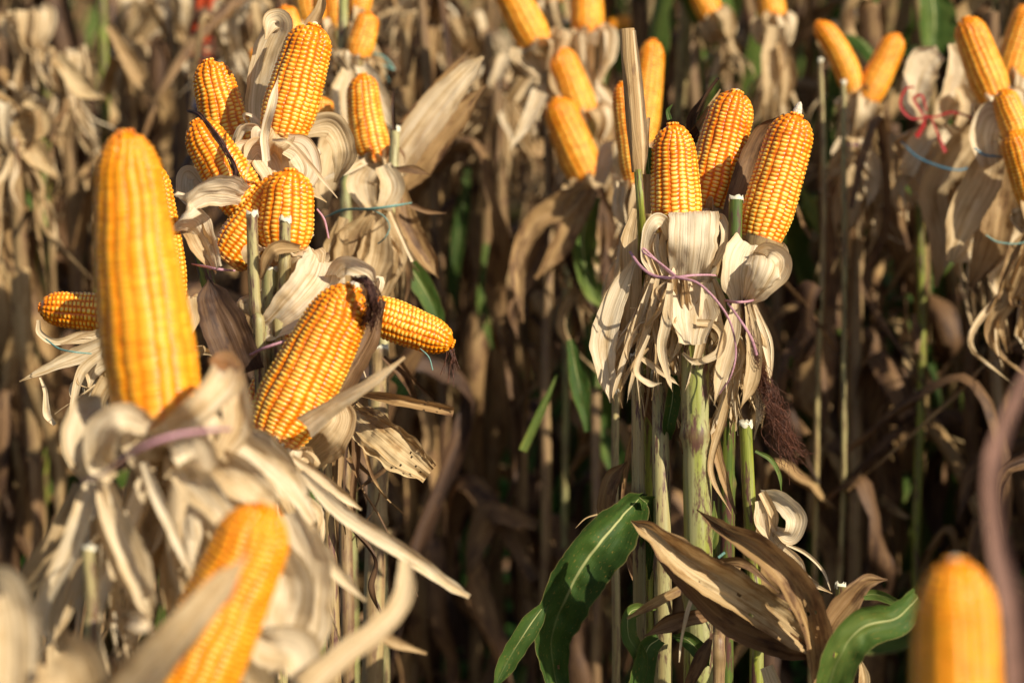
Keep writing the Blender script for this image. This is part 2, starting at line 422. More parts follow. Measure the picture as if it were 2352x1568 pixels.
def blob(mb, c, r, up, rng):
    up = up.normalized(); S = up.cross(Vector((0.3, 1, 0.2))).normalized(); N = S.cross(up)
    V = []; CO = []; CN = []; kr = rng.random(); m = 7
    for i, (rr, h) in enumerate(((1, -0.3), (0.95, 0.3), (0.6, 0.75))):
        for j in range(m):
            a = 6.283 * j / m; V.append(c + (S * math.cos(a) + N * math.sin(a)) * rr * r + up * h * r); CO.append(((0.1, 0.45, 0.85)[i], 0.96, 0)); CN.append((0, 0, kr))
    V.append(c + up * r * 0.9); CO.append((1, 0.96, 0)); CN.append((0, 0, kr))
    F = [(i * m + j, i * m + (j + 1) % m, (i + 1) * m + (j + 1) % m, (i + 1) * m + j) for i in range(2) for j in range(m)] + [(2 * m + j, 2 * m + (j + 1) % m, 3 * m) for j in range(m)]
    mb.add(V, F, CO, CN)

def skirt(mb, base, A, r, neck, rng, n=9, low=0.09, spread=0.03, tint=0.12, tvar=0.14, fold=0.6, neckr=0.35, wide=1.25, seg=16):
    """Husk leaves peeled back from the ear, folded over, gathered at NECK and flaring out below."""
    S = A.cross(Vector((0, 1, 0))).normalized(); N = A.cross(S); ph = rng.random() * 6.28
    down = Vector((0, 0, -1))
    for i in range(n):
        a = ph + 6.283 * (i + rng.uniform(-.3, .3)) / n; e = S * math.cos(a) + N * math.sin(a)
        tan = (A.cross(e)).normalized()
        up = rng.uniform(0.1, fold)
        bul = rng.uniform(1.02, 1.5); wv = wide * rng.uniform(.55, 1.25); nj = Vector((rng.uniform(-1, 1), rng.uniform(-1, 1), rng.uniform(-1, 1))) * r * .14; bj = Vector((rng.uniform(-1, 1), rng.uniform(-1, 1), rng.uniform(-1, 1))) * r * .2
        ax = (neck - base)
        p = [base + e * r * 0.75 - A * r * 0.1, base + e * r * 1.02 + A * r * up, base + e * r * bul + A * r * (up * 0.3 - .1),
             base + ax * rng.uniform(.35, .6) + e * r * (bul * rng.uniform(.7, .98)) + bj, neck + e * r * neckr * 1.1 - ax * 0.08 + nj, neck + e * r * neckr * 0.95 + nj]
        tn = max(0, tint + rng.uniform(-tvar, tvar) + (0.25 if rng.random() < .15 else 0))
        q0 = neck + e * r * neckr * 0.95 + nj
        p += [q0 + down * low * .12 + e * r * .15]
        wd = [r * wv * 0.8, r * wv, r * wv * 1.1, r * wv * rng.uniform(.8, 1.1), r * 0.6, r * 0.45, r * .5]
        ribbon(mb, p, wd, rng, n=seg + 6, m=8, pleat=0.055, cup=[-0.1, -0.2, -0.25, -0.25, -0.35, -0.35, -0.2], side=tan, tint=tn, wav=0.13)
        for k in range(rng.choice((2, 3, 3, 4))):
            ll = low * rng.uniform(0.45, 1.3); sp = spread * rng.uniform(0.2, 1.3)
            e2 = (e * 1.0 + Vector((rng.uniform(-.9, .9), rng.uniform(-.9, .9), 0))).normalized(); e2.z *= .2
            j1 = Vector((rng.uniform(-1, 1), rng.uniform(-1, 1), rng.uniform(-.5, .5))) * sp * .35
            j2 = Vector((rng.uniform(-1, 1), rng.uniform(-1, 1), rng.uniform(-.5, .5))) * sp * .45
            p2 = [q0 - down * low * .03, q0 + e2 * sp * 0.35 + down * ll * 0.28, q0 + e2 * sp * .8 + down * ll * 0.6 + j1, q0 + e2 * sp * rng.uniform(.4, 1.3) + down * ll + j2]
            w0 = r * wide * rng.uniform(.18, .62)
            ribbon(mb, p2, [w0 * .6, w0, w0 * rng.uniform(.5, 1), 0.0015], rng, n=seg + 2, m=4, cup=rng.uniform(.15, .6), twist=(0, rng.uniform(-.6, .6), rng.uniform(-2, 2)), side=tan if rng.random() < .6 else None, tint=max(0, tn + rng.uniform(-.08, .16)), rag=.2, wav=.16)
def silk_mb(mb, start, path, spread, n, rng, r=0.00035):
    for k in range(n):
        o = Vector((rng.gauss(0, 1), rng.gauss(0, 1), rng.gauss(0, 1))) * spread * 0.3
        pts = []
        for i, p in enumerate(path):
            j = Vector((rng.gauss(0, 1), rng.gauss(0, 1), rng.gauss(0, 1))) * spread * (0.10 + 0.75 * (i / len(path)) ** 1.4)
            pts.append(p + o * (0.4 + 0.5 * i / len(path)) + j)
        tube(mb, pts, r, n=len(path) * 5, m=3)

EARS = {}
def ear(key, label, tip, base, wpx, d, rng_seed, neck=None, group=None, n=9, low=0.09, spread=0.03, tint=0.12, style={}, rows=15, bend=0.0, silk=None, cobtip=0.0, husk=True, fold=0.6, klen=None, neckr=0.4, wide=1.25, res=(5, 4), dtip=0.0, tvar=0.14):
    rng = random.Random(rng_seed)
    dt = d + dtip
    T = P(tip[0], tip[1], dt); B = P(base[0], base[1], d); dia = wpx * px((d + dt) / 2)
    style = dict(style); style.setdefault('sat', {'R': 0.05, 'M': .42, 'T': .42, 'B': .8}.get(key[0], .25)); th = thing('corn_ear', label, 'corn ear', B, group)
    rows += 2
    if klen is None: klen = 0.0036
    mb, at, A, S, L = ear_kernels(T, B, dia, rng, rows, bend, style, res, klen)
    mb.build('kernels', M['kernel'], th)
    if cobtip:
        cb = MB(); c = at(1.0); rt = ear_radius(1.0, dia / 2, style)
        tube(cb, [c - A * rt * .2, c + A * cobtip * 0.35, c + A * cobtip * 0.8, c + A * cobtip], [rt * 0.95, rt * 0.8, rt * 0.5, rt * 0.18], n=8, m=9)
        cb.build('cob_tip', M['cobtip'], th)
    if husk:
        if neck is None: nk = B - A * dia * 1.1
        else: nk = P(neck[0], neck[1], neck[2] if len(neck) > 2 else d)
        hm = MB(); skirt(hm, B, A, dia / 2, nk, rng, n, low, spread, tint, tvar, fold, neckr, wide); hm.build('husk', M['husk'], th)
        sk = MB(); tube(sk, [B + A * dia * .1, B - A * dia * 0.1, nk], [dia * 0.36, dia * 0.26, dia * 0.14], n=6, m=10); sk.build('shank', M['stalk_d'], th)
    if silk:
        sm = MB(); silk_mb(sm, at(1), silk[0], silk[1], silk[2], rng); sm.build('silk', M[silk[3] if len(silk) > 3 else 'silk_dark'], th)
    EARS[key] = (th, at, A, S, L, dia); th['_dia'] = dia
    return th
_lr = random.Random(77)
def leaf(th, path, wpx, d=2.1, mat='husk', name='husk_leaf', tint=0.1, label=None, **kw):
    """one hand-placed strip of husk or leaf: px path + widths in px"""
    mb = MB(); k = px(d)
    wd = [q * k for q in wpx] if isinstance(wpx, (list, tuple)) else wpx * k
    kw.setdefault('n', 34); kw.setdefault('m', 9); kw['n'] = int(kw['n'] * 1.3)
    ribbon(mb, PP(path, d), wd, _lr, tint=tint, **kw)
    o = mb.build(name, M[mat], th)
    if label: o['label'] = label
    return o

# ------------------------------------------------------------------ ground
def ground():
    mb = MB(); n = 90; V = []; X0, X1, Y0, Y1 = -60, 60, -20, 160
    for i in range(n + 1):
        for j in range(n + 1):
            a = (i / n * 2 - 1); b = j / n
            x = 60 * a * abs(a) ** 1.2; y = -20 + 180 * b ** 2.2
            V.append((x, y, 0.025 * noise.noise(Vector((x * 3, y * 3, 0))) - 0.0))
    F = [(i * (n + 1) + j, (i + 1) * (n + 1) + j, (i + 1) * (n + 1) + j + 1, i * (n + 1) + j + 1) for i in range(n) for j in range(n)]
    mb.add(V, F, [(0, 0, 0)] * len(V), [(0, 0, 0)] * len(V))
    o = mb.build('ground', M['soil']); tag(o, 'dark brown field soil between the rows', None, kind='structure')
ground()

# ------------------------------------------------------------------ foreground + mid ears
GE = 'ripe corn ears with peeled back husks'
# left cluster
ear('E1', 'largest blurred ear standing upright at the left, tied with a wide pink twine', (287, 305), (372, 985), 222, 1.62, 1, neck=(405, 1040), group=GE, n=9, low=0.15, fold=.3, spread=0.05, style={'sat': 0.75, 'taper': 0.48, 'blunt': 0.12, 'foot': .9, 'hk': .06, 'twist': 0.25, 'swirl': 0.07}, rows=15, bend=0.06, neckr=0.75, wide=1.05, tint=0.08)
ear('E1b', 'ear hidden behind the largest upright ear, only its right side showing', (352, 380), (398, 690), 84, 2.02, 2, group=GE, n=4, low=0.03, fold=.05)
ear('E2', 'thick ear leaning right with a ragged dark tip, in front of the cream husk swath', (812, 660), (626, 1010), 174, 1.93, 3, neck=(590, 1075), group=GE, n=6, low=0.10, fold=.15, wide=.9, spread=0.05, style={'taper': 0.30, 'blunt': 0.2, 'swirl': 0.1}, rows=16, cobtip=0.006, tint=0.10)
ear('E2b', 'ear tucked against the left flank of the thick leaning ear', (735, 700), (590, 965), 110, 2.02, 4, group=GE, husk=False)
ear('E3', 'straight ear behind the dark-silked one, tip against the dark stalks', (478, 140), (548, 400), 118, 2.17, 5, neck=(585, 450), group=GE, n=5, low=0.05, fold=.05, style={'sat': 0.3, 'swirl': 0.12, 'taper': .3}, rows=15, silk=None)
ear('E4', 'ear with a strand of dark silk running down its right side', (447, 280), (574, 486), 118, 2.07, 6, neck=(600, 520), group=GE, husk=False, style={'taper': 0.3, 'blunt': .2}, rows=14, silk=([P(432, 255, 2.05), P(462, 268, 2.02), P(500, 320, 2.03), P(535, 380, 2.03), P(548, 430, 2.03)], 0.0035, 34, 'silk_dark'))
ear('E5', 'long leaning ear with a dry husk spike on its tip, highest sharp ear', (722, 60), (644, 320), 130, 2.10, 7, neck=(625, 385), group=GE, n=7, low=0.05, fold=.1, wide=.9, spread=0.03, style={'taper': 0.22, 'blunt': .16}, rows=17, cobtip=0.004, tint=0.05)
ear('E6a', 'ear lying diagonally behind the cut cream stub, lower end to the left', (672, 405), (520, 602), 118, 2.06, 8, neck=(500, 640), group=GE, husk=False, style={'blunt': .2})
ear('E6b', 'upright ear directly behind the cut cream stub', (668, 392), (652, 575), 130, 2.04, 9, neck=(645, 650), group=GE, n=4, low=0.04, fold=.02, style={'taper': 0.18, 'blunt': .25}, rows=15)
ear('E7', 'slim slightly curved ear beside the white cut stub, above the green twine', (832, 172), (868, 378), 88, 2.45, 10, neck=(872, 480), group=GE, n=9, low=0.10, spread=0.03, rows=12, bend=0.18, style={'taper': .2}, tint=0.2)
ear('E8', 'small ear tip peeping out left of the grey husk', (585, 112), (608, 190), 50, 2.8, 11, group=GE, husk=False, rows=12)
ear('E9a', 'short blurred ear just above the grey husk, tip below the upper frame edge', (652, 15), (672, 110), 66, 2.62, 12, group=GE, n=5, low=0.04)
ear('E9b', 'blurred ear crossing the upper frame edge directly behind the spiked ear', (700, -70), (720, 60), 75, 2.75, 13, group=GE, n=5, low=0.04)
ear('E9c', 'narrow blurred ear just right of the spiked tip at the upper frame edge', (765, -75), (778, 70), 52, 2.75, 14, group=GE, n=4, low=0.04)
ear('E9d', 'blurred ear leaning right beside the yellow green stalk, above the slim ear', (848, 30), (820, 135), 66, 2.68, 15, neck=(825, 190), group=GE, n=6, low=0.06)
ear('E9e', 'blurred ear cut by the upper frame edge, right of the yellow green stalk', (838, -80), (822, 35), 60, 2.8, 16, group=GE, n=4, low=0.04)
ear('E10', 'horizontal ear pointing left, half behind the largest upright ear', (92, 706), (300, 724), 92, 2.10, 17, neck=(330, 760), group=GE, n=7, low=0.08, spread=0.03, style={'blunt': .2, 'taper': .18}, rows=15, tint=0.1)
ear('E11', 'horizontal ear pointing right over the broken dry leaf', (1040, 790), (845, 712), 100, 2.06, 18, neck=(800, 700), group=GE, n=4, low=0.05, fold=.1, style={'blunt': .25, 'taper': .25}, rows=15, silk=([P(1035, 800, 2.06), P(1040, 850, 2.06)], 0.012, 14, 'silk'))
ear('E13', 'glimpse of an ear behind the base of the spiked ear', (742, 225), (735, 295), 60, 2.5, 19, group=GE, husk=False)
ear('E14', 'out of focus ear at the bottom left under a brown husk strip', (612, 1165), (400, 1650), 215, 1.42, 20, neck=(360, 1760), group=GE, n=9, low=0.1, spread=0.05, style={'sat': 0.75, 'taper': .25, 'swirl': .1}, rows=15)
# right cluster
GR = 'ears of the sharp bundle on the thick stalk'
ear('R1', 'upright sharp ear with a green wisp on its tip, behind a wide cream husk strap', (1545, 286), (1557, 545), 119, 2.10, 31, neck=(1560, 640), group=GR, n=7, fold=.2, wide=.75, low=0.11, spread=0.035, style={'taper': .24, 'blunt': .23, 'twist': .05}, rows=15, tint=0.10, neckr=0.62)
ear('R2', 'sharp ear leaning right with a pale blunt tip, middle one of the sharp bundle', (1693, 212), (1614, 492), 120, 2.16, 32, neck=(1600, 630), group=GR, n=7, low=0.11, spread=0.04, style={'taper': .16, 'blunt': .17}, rows=16, cobtip=0.003, tint=0.12)
ear('R3', 'sharp ear with a pointed pale cob tip, right of the green cut stub', (1829, 265), (1742, 560), 122, 2.08, 33, neck=(1706, 690), group=GR, husk=False, n=9, low=0.12, spread=0.022, style={'taper': .12, 'blunt': .16, 'twist': .12}, rows=16, cobtip=0.012, tint=0.1, tvar=0.08, fold=0.15, wide=1.6, neckr=0.5)
ear('R4', 'softly blurred ear behind the tall cut sheath', (1500, 92), (1470, 345), 76, 2.75, 34, neck=(1462, 420), group=GE, n=7, low=0.08, style={'sat': .35, 'taper': .25}, rows=14)
ear('R5', 'narrow ear showing at the left of the tall cut sheath', (1428, 190), (1462, 430), 66, 2.45, 35, neck=(1450, 520), group=GE, n=8, low=0.09, rows=14, tint=0.2)
# middle background
GB = 'blurred corn ears further back'
ear('M1', 'blurred ear sloping down right from the upper frame edge, left of the middle', (1150, -60), (1238, 112), 88, 2.95, 41, neck=(1262, 165), group=GB, n=8, low=0.07, rows=14)
ear('M2', 'blurred ear touching the upper right of the lowest middle ear', (1280, 112), (1345, 280), 84, 2.95, 42, neck=(1362, 330), group=GB, n=7, low=0.10, rows=14)
ear('M3', 'lowest of the blurred middle ears, leaning left above brown drooping leaves', (1275, 228), (1352, 420), 94, 2.9, 43, neck=(1368, 480), group=GB, n=8, low=0.12, rows=14, tint=0.35)
ear('M4', 'blurred upright ear at the upper frame edge over a white husk knot', (1346, -70), (1350, 85), 80, 3.0, 44, neck=(1358, 190), group=GB, n=9, low=0.12, rows=14, tint=0.02, wide=1.4)
ear('M5', 'small shaded ear lying sideways behind the tall cut sheath', (1395, 60), (1450, 50), 36, 3.6, 45, group=GB, husk=False)
ear('M6', 'tiny bit of ear above the first middle ear at the upper frame edge', (1262, -50), (1275, 8), 50, 3.3, 46, group=GB, n=6, low=0.06)
# top right background
ear('T1', 'blurred ear sloping right over a pale husk knot at the upper frame edge', (1590, -50), (1642, 50), 64, 3.2, 51, neck=(1670, 95), group=GB, n=8, low=0.05, rows=13, tint=0.2)
ear('T2', 'blurred upright ear at the upper frame edge above long hanging husks', (1760, -60), (1778, 52), 66, 3.1, 52, neck=(1782, 115), group=GB, n=9, low=0.13, rows=13, tint=0.22)
ear('T3', 'curved blurred ear of the pair, leaning left', (1878, 50), (1962, 215), 62, 2.9, 53, neck=(1968, 250), group=GB, n=5, low=0.08, fold=.1, rows=13, bend=-0.25, tint=0.3)
ear('T4', 'blurred ear of the pair, leaning right', (2062, 80), (1988, 236), 70, 2.9, 54, neck=(1970, 320), group=GB, fold=.15, wide=1, n=8, low=0.13, rows=14, tint=0.25)
ear('T5', 'ear leaning left near the right frame edge above a shaded husk knot', (2218, 42), (2290, 240), 92, 2.65, 55, neck=(2300, 330), group=GB, n=8, low=0.16, rows=15, tint=0.15)
ear('T6', 'ear leaning right into the upper right corner', (2365, 10), (2318, 195), 84, 2.75, 56, neck=(2300, 290), group=GB, n=7, low=0.12, rows=15)
ear('T7', 'ear in front of the corner group, cut by the right frame edge', (2302, 208), (2345, 330), 72, 2.5, 57, group=GB, husk=False, rows=14)
ear('T9', 'lower ear at the right frame edge with its tip pressed under another ear', (2325, 300), (2385, 480), 88, 2.48, 58, neck=(2400, 540), group=GB, n=7, low=0.10, rows=15)
ear('T8', 'small shaded ear inside the husks tied with red ribbon', (2185, 215), (2225, 265), 56, 2.78, 59, neck=(2190, 330), group=GB, n=7, low=0.10, rows=12, tint=0.25)
ear('BR', 'very blurred near ear rising from the bottom right corner', (2195, 1290), (2200, 1800), 212, 1.22, 60, group=GE, n=6, low=0.05, style={'taper': .12, 'blunt': .22}, rows=15, cobtip=0.003)

# ------------------------------------------------------------------ stalks of the two sharp clusters
GS = 'corn stalks carrying the sharp ears'
def stalk(key, label, pts, wpx, d, seed, mat='stalk_g', tint=0.35, cut=True, group=None, down=True, nodes=0.16, phase=None, name='corn_stalk'):
    rng = random.Random(seed); P3 = PP(pts, d); r = wpx * px(d) / 2
    if down:
        last = P3[-1]; P3.append(Vector((last.x + (last.x - P3[0].x) * .3, last.y + 0.01, last.z * 0.5))); P3.append(Vector((last.x + (last.x - P3[0].x) * .5, last.y + 0.02, -0.03)))
    th = thing(name, label, 'corn stalk', P3[-1], group); mb = MB()
    stalk_mesh(mb, P3, [r * .92, r, r * 1.05], rng, tint, n=int(90 if down else 24), nodes=nodes, phase=phase); mb.build('cane', M[mat], th)
    if cut: cut_top(th, P3[0], r * .92, P3[0] - P3[1], rng)
    return th
S_main = stalk('S1', 'thick pale green stalk with purple blotches under the sharp bundle', [(1593, 735, 2.09), (1596, 800, 2.06), (1597, 1000, 2.055), (1604, 1300, 2.06), (1606, 1600, 2.06)], 70, 2.06, 1, tint=0.33, group=GS, phase=0.15, nodes=0.135)
S_l2 = stalk('S2', 'thinner yellowish stalk just left of the thick blotched stalk', [(1515, 860, 2.1), (1520, 1100), (1524, 1600)], 44, 2.07, 2, tint=0.5, group=GS)
S_l3 = stalk('S3', 'brownish green stalk leftmost under the sharp bundle', [(1462, 820, 2.12), (1466, 1000, 2.1), (1468, 1600, 2.1)], 32, 2.1, 3, tint=0.55, group=GS)
S_r = stalk('S4', 'shaded dark green stalk behind the thick blotched stalk', [(1672, 800, 2.2), (1668, 1100, 2.2), (1660, 1600, 2.2)], 44, 2.2, 4, tint=0.05, group=GS)
stalk('S5', 'yellow green cut stub right of the thick blotched stalk', [(1713, 975), (1722, 1150), (1730, 1300), (1736, 1600)], 34, 2.05, 5, tint=0.2, group=GS, phase=0.3)
S_gstub = stalk('S6', 'bright green cut stub between the sharp ears', [(1691, 458), (1688, 600), (1680, 720), (1672, 1000, 2.14)], 36, 2.06, 6, tint=0.02, group=GS, phase=0.35)
S_sheath = stalk('S7', 'thin green stalk topped by a tall dry cut sheath', [(1466, 390), (1474, 500), (1480, 700, 2.12), (1490, 1000, 2.2)], 22, 2.06, 7, tint=0.08, cut=False, group=GS, phase=0.5)
mb = MB(); tube(mb, PP([(1440, 66), (1447, 150), (1456, 270), (1464, 395)], 2.06), [17 * px(), 19 * px(), 19 * px(), 13 * px()], n=20, m=14, tint=0.25, flat=0.55); mb.build('dry_sheath', M['dry'], S_sheath)
leaf(S_sheath, [(1456, 70), (1470, 200), (1480, 330), (1478, 400)], [8, 14, 16, 6], 2.045, tint=0.12, cup=0.5, name='sheath_edge')
stalk('S8', 'thin brown twig like stalk behind the fallen green leaf', [(1412, 900, 2.3), (1408, 1200, 2.3), (1415, 1600, 2.3)], 20, 2.3, 8, mat='stalk_d', tint=0.3, group=GS)
stalk('S9', 'pale tan stalk low at the centre of the sharp bundle', [(1690, 1300, 2.16), (1655, 1450, 2.16), (1650, 1600, 2.16)], 34, 2.16, 9, mat='stalk_d', tint=0.5, group=GS, cut=False)
# left cluster stalks
GL = 'corn stalks carrying the left ears'
S_cream = stalk('L1', 'cream white cut stub in front of the upright ear', [(655, 505), (654, 600), (648, 700), (640, 900)], 31, 1.99, 11, tint=0.42, group=GL, phase=0.75)
S_spot = stalk('L2', 'flat yellow stub with brown spots left of the cream stub', [(579, 492), (583, 620), (590, 740), (600, 900)], 30, 1.98, 12, tint=0.45, group=GL, phase=0.5)
S_spot2 = stalk('L3', 'short spotted stub between the two taller stubs', [(622, 618), (620, 690), (612, 760), (610, 900)], 44, 2.0, 13, tint=0.5, group=GL, phase=0.4)
S_wh = stalk('L4', 'white peeled cut stub right of the slim ear', [(908, 296), (902, 400), (894, 480), (880, 700), (880, 1000)], 26, 2.4, 14, mat='stalk_d', tint=0.12, group=GL, phase=0.1)
S_tan = stalk('L5', 'tan sunlit stalk below the broken dry leaf', [(868, 800, 2.3), (868, 1100, 2.3), (858, 1600, 2.3)], 52, 2.3, 15, mat='stalk_d', tint=0.32, group=GL)
stalk('L6', 'orange brown stalk behind the long cream strip', [(790, 850, 2.25), (792, 1200, 2.25), (800, 1600, 2.25)], 34, 2.25, 16, mat='stalk_d', tint=0.55, group=GL)
stalk('L7', 'dark purple stalk under the thick leaning ear', [(745, 950, 2.1), (758, 1250, 2.1), (768, 1600, 2.1)], 30, 2.15, 17, tint=0.75, group=GL)
S_yg = stalk('L8', 'yellow green stalk running up between the blurred ears at the upper frame edge', [(792, -120), (790, 100), (790, 300), (800, 700)], 26, 2.7, 18, tint=0.3, group=GL)
S_fr = stalk('L9', 'pale blurred stalk low at the left below the largest ear', [(205, 1260), (215, 1420), (215, 1620)], 34, 1.55, 19, tint=0.42, group=GL)
S_gl = stalk('L10', 'green stalk base beside the curled cream husk', [(440, 520), (470, 620), (500, 760), (520, 1100)], 36, 2.14, 20, tint=0.05, group=GL, cut=False)
S_bgr = stalk('L11', 'short green stalk right of the leaning ear foot', [(700, 1030, 2.2), (725, 1200, 2.2), (735, 1600, 2.2)], 36, 2.2, 21, tint=0.05, group=GL)

# ------------------------------------------------------------------ hand placed husk strips and leaves
E = {k: v[0] for k, v in EARS.items()}
cam_face = Vector((0.1, -1, 0.1))
# wide strap and shreds of the sharp bundle
leaf(E['R1'], [(1592, 540, 2.13), (1592, 498, 2.11), (1593, 488, 2.075), (1594, 500, 2.045), (1592, 560, 2.035), (1584, 632, 2.052), (1580, 650, 2.052), (1590, 720, 2.04), (1590, 790, 2.03)], [96, 104, 112, 112, 110, 92, 84, 110, 60], tint=0.0, pleat=0.004, side=RT, cup=[0, 0, 0, .04, .06, -.2, -.25, -.1], wav=0.02, n=48, m=14)
leaf(E['R1'], [(1535, 550, 2.06), (1526, 512, 2.05), (1508, 506, 2.04), (1490, 530, 2.04), (1482, 590, 2.05), (1500, 630, 2.05)], [14, 26, 32, 28, 20, 10], tint=0.03, cup=.2)
leaf(E['R1'], [(1640, 520, 2.08), (1655, 500, 2.07), (1666, 530, 2.06), (1660, 570, 2.06), (1640, 610, 2.05)], [12, 20, 22, 18, 10], tint=0.05, cup=.2)
for i in range(13):
    x = 1488 + i * 12.5 + _lr.uniform(-4, 4)
    if 1540 < x < 1600 and i % 2: continue
    leaf(E['R1'], [(x, 520 + _lr.uniform(-15, 25), 2.06), (x - 2, 570, 2.05), (x * .7 + 1555 * .3, 632, 2.055)], [6, _lr.uniform(12, 22), 8], tint=_lr.uniform(0.02, 0.35), cup=.4, n=14, m=4)
# shreds below the tie
shr = [([(1500, 640), (1470, 720), (1440, 800), (1415, 880), (1404, 925)], [14, 26, 22, 14, 1], .08),
       ([(1510, 640), (1490, 740), (1470, 800), (1450, 880), (1440, 925)], [14, 30, 24, 12, 1], .12),
       ([(1525, 645), (1500, 720), (1462, 740), (1440, 790), (1446, 840)], [12, 26, 30, 18, 1], .18),
       ([(1540, 650), (1530, 740), (1520, 800), (1535, 870), (1545, 900)], [20, 36, 30, 16, 1], .2),
       ([(1490, 770), (1460, 850), (1490, 880), (1520, 880)], [10, 22, 20, 1], .1),
       ([(1555, 650), (1552, 740), (1545, 790), (1530, 860)], [20, 30, 16, 1], .05),
       ([(1600, 650), (1590, 720), (1570, 770), (1535, 840)], [40, 46, 22, 1], .02),
       ([(1620, 650), (1618, 740), (1600, 830), (1572, 900)], [30, 40, 26, 1], .1),
       ([(1600, 740), (1640, 745), (1660, 770), (1650, 810), (1600, 830), (1568, 810)], [20, 24, 26, 26, 22, 12], .1),
       ([(1640, 640), (1660, 690), (1690, 770), (1700, 850), (1690, 900)], [14, 22, 22, 16, 1], .03),
       ([(1630, 650), (1650, 740), (1670, 820), (1668, 900)], [18, 28, 22, 1], .12),
       ([(1470, 820), (1500, 840), (1540, 870), (1560, 885)], [14, 20, 14, 1], .25),
       ([(1425, 900), (1440, 860), (1470, 820), (1490, 800)], [3, 14, 16, 8], .45),
       ([(1655, 830), (1670, 900), (1650, 960), (1625, 1010)], [20, 44, 30, 2], .12),
       ([(1680, 880), (1660, 960), (1632, 1080), (1680, 1180)], [14, 26, 20, 3], .35)]
for p, wd, tn in shr:
    leaf(E['R1'], p, [q * .74 for q in wd], 2.045 + _lr.uniform(-.015, .015), tint=tn, cup=.25, twist=(0, _lr.uniform(-.6, .6), _lr.uniform(-1.0, 1.0)), n=26, m=6)
def shreds(th, x, y, d, n, low, spread, wr, seed, tint=.15, tv=.2, mat='husk'):
    rg = random.Random(seed); mb = MB(); k = px(d); q0 = P(x, y, d)
    for i in range(n):
        a = rg.random() * 6.283; e = Vector((math.cos(a), math.sin(a) * .8, 0)); ll = low * k * rg.uniform(.4, 1.2); sp = spread * k * rg.uniform(.2, 1.2); w0 = k * rg.uniform(*wr)
        jj = [Vector((rg.uniform(-1, 1), rg.uniform(-1, 1), rg.uniform(-.6, .6))) * sp * .5 for _ in range(3)]; dn = Vector((0, 0, -1))
        ribbon(mb, [q0 + e * k * 14 + Vector((0, 0, k * 8)), q0 + e * sp * .5 + dn * ll * .3 + jj[0] * .5, q0 + e * sp + dn * ll * .65 + jj[1], q0 + e * sp * rg.uniform(.3, 1.4) + dn * ll + jj[2]], [w0 * .6, w0, w0 * rg.uniform(.4, .9), .0008], rg, n=24, m=4,
               cup=rg.uniform(.2, .7), twist=(0, rg.uniform(-1, 1), rg.uniform(-3, 3)), tint=max(0, tint + rg.uniform(-tv, tv)), rag=.2, wav=.2)
    return mb.build('husk_shreds', M[mat], th)
shreds(E['R1'], 1500, 640, 2.065, 26, 260, 85, (6, 22), 1, .2)
shreds(E['R1'], 1560, 645, 2.045, 20, 190, 70, (5, 20), 2, .15)
shreds(E['R1'], 1625, 645, 2.06, 22, 260, 60, (8, 26), 3, .2)
shreds(E['R3'], 1705, 695, 2.055, 28, 260, 55, (8, 28), 4, .15)
shreds(E['R3'], 1680, 780, 2.1, 10, 190, 40, (10, 34), 5, .25)
shreds(E['E1'], 400, 1075, 1.66, 26, 420, 190, (14, 50), 6, .12)
shreds(E['E1'], 240, 1105, 1.64, 18, 380, 110, (14, 46), 7, .15)
shreds(E['E2'], 620, 1090, 1.9, 20, 420, 150, (12, 40), 8, .12)
shreds(E['E10'], 240, 800, 2.08, 12, 210, 110, (8, 26), 9, .15)
shreds(E['E7'], 870, 485, 2.4, 16, 280, 80, (8, 30), 10, .3)
shreds(E['E11'], 800, 930, 2.2, 14, 300, 80, (8, 26), 11, .4, mat='dry')
shreds(E['T5'], 2290, 330, 2.64, 16, 380, 90, (14, 46), 12, .3)
shreds(E['T8'], 2140, 285, 2.76, 14, 200, 80, (14, 40), 13, .15)
shreds(E['T4'], 1968, 325, 2.88, 14, 220, 60, (10, 36), 14, .3)
shreds(E['M3'], 1365, 470, 2.88, 16, 320, 110, (12, 40), 15, .45)
shreds(E['M4'], 1358, 190, 3.0, 12, 260, 60, (10, 36), 16, .2)
shreds(E['T9'], 2380, 540, 2.46, 14, 330, 100, (12, 46), 17, .35)
leaf(S_sheath, [(1462, 480), (1445, 560), (1448, 650), (1440, 760)], [20, 44, 50, 40], 2.09, tint=0.22, cup=.3, name='leaf')
leaf(E['R1'], [(1455, 600), (1415, 680), (1385, 780), (1392, 860), (1402, 925)], [16, 52, 64, 44, 4], 2.07, tint=0.08, cup=.25, label='long yellowish husk leaf hanging at the far left of the bundle')
leaf(E['R1'], [(1450, 620), (1430, 720), (1420, 820), (1436, 880)], [20, 50, 44, 4], 2.10, tint=0.30, cup=.25)
leaf(E['R1'], [(1480, 860), (1490, 920), (1505, 980)], [60, 50, 14], 2.13, tint=0.75, cup=.3)
leaf(S_sheath, [(1480, 490, 2.12), (1485, 420, 2.12), (1480, 340, 2.1), (1490, 270, 2.1)], [30, 30, 20, 8], tint=0.4, name='leaf')
leaf(S_sheath, [(1492, 400), (1487, 345), (1490, 335)], [16, 20, 2], 2.1, mat='green', name='leaf', tint=0.2, n=10)
leaf(E['R1'], [(1538, 275), (1534, 255), (1545, 240)], [12, 9, 2], 2.1, mat='green', name='leaf', tint=0.2, n=10)
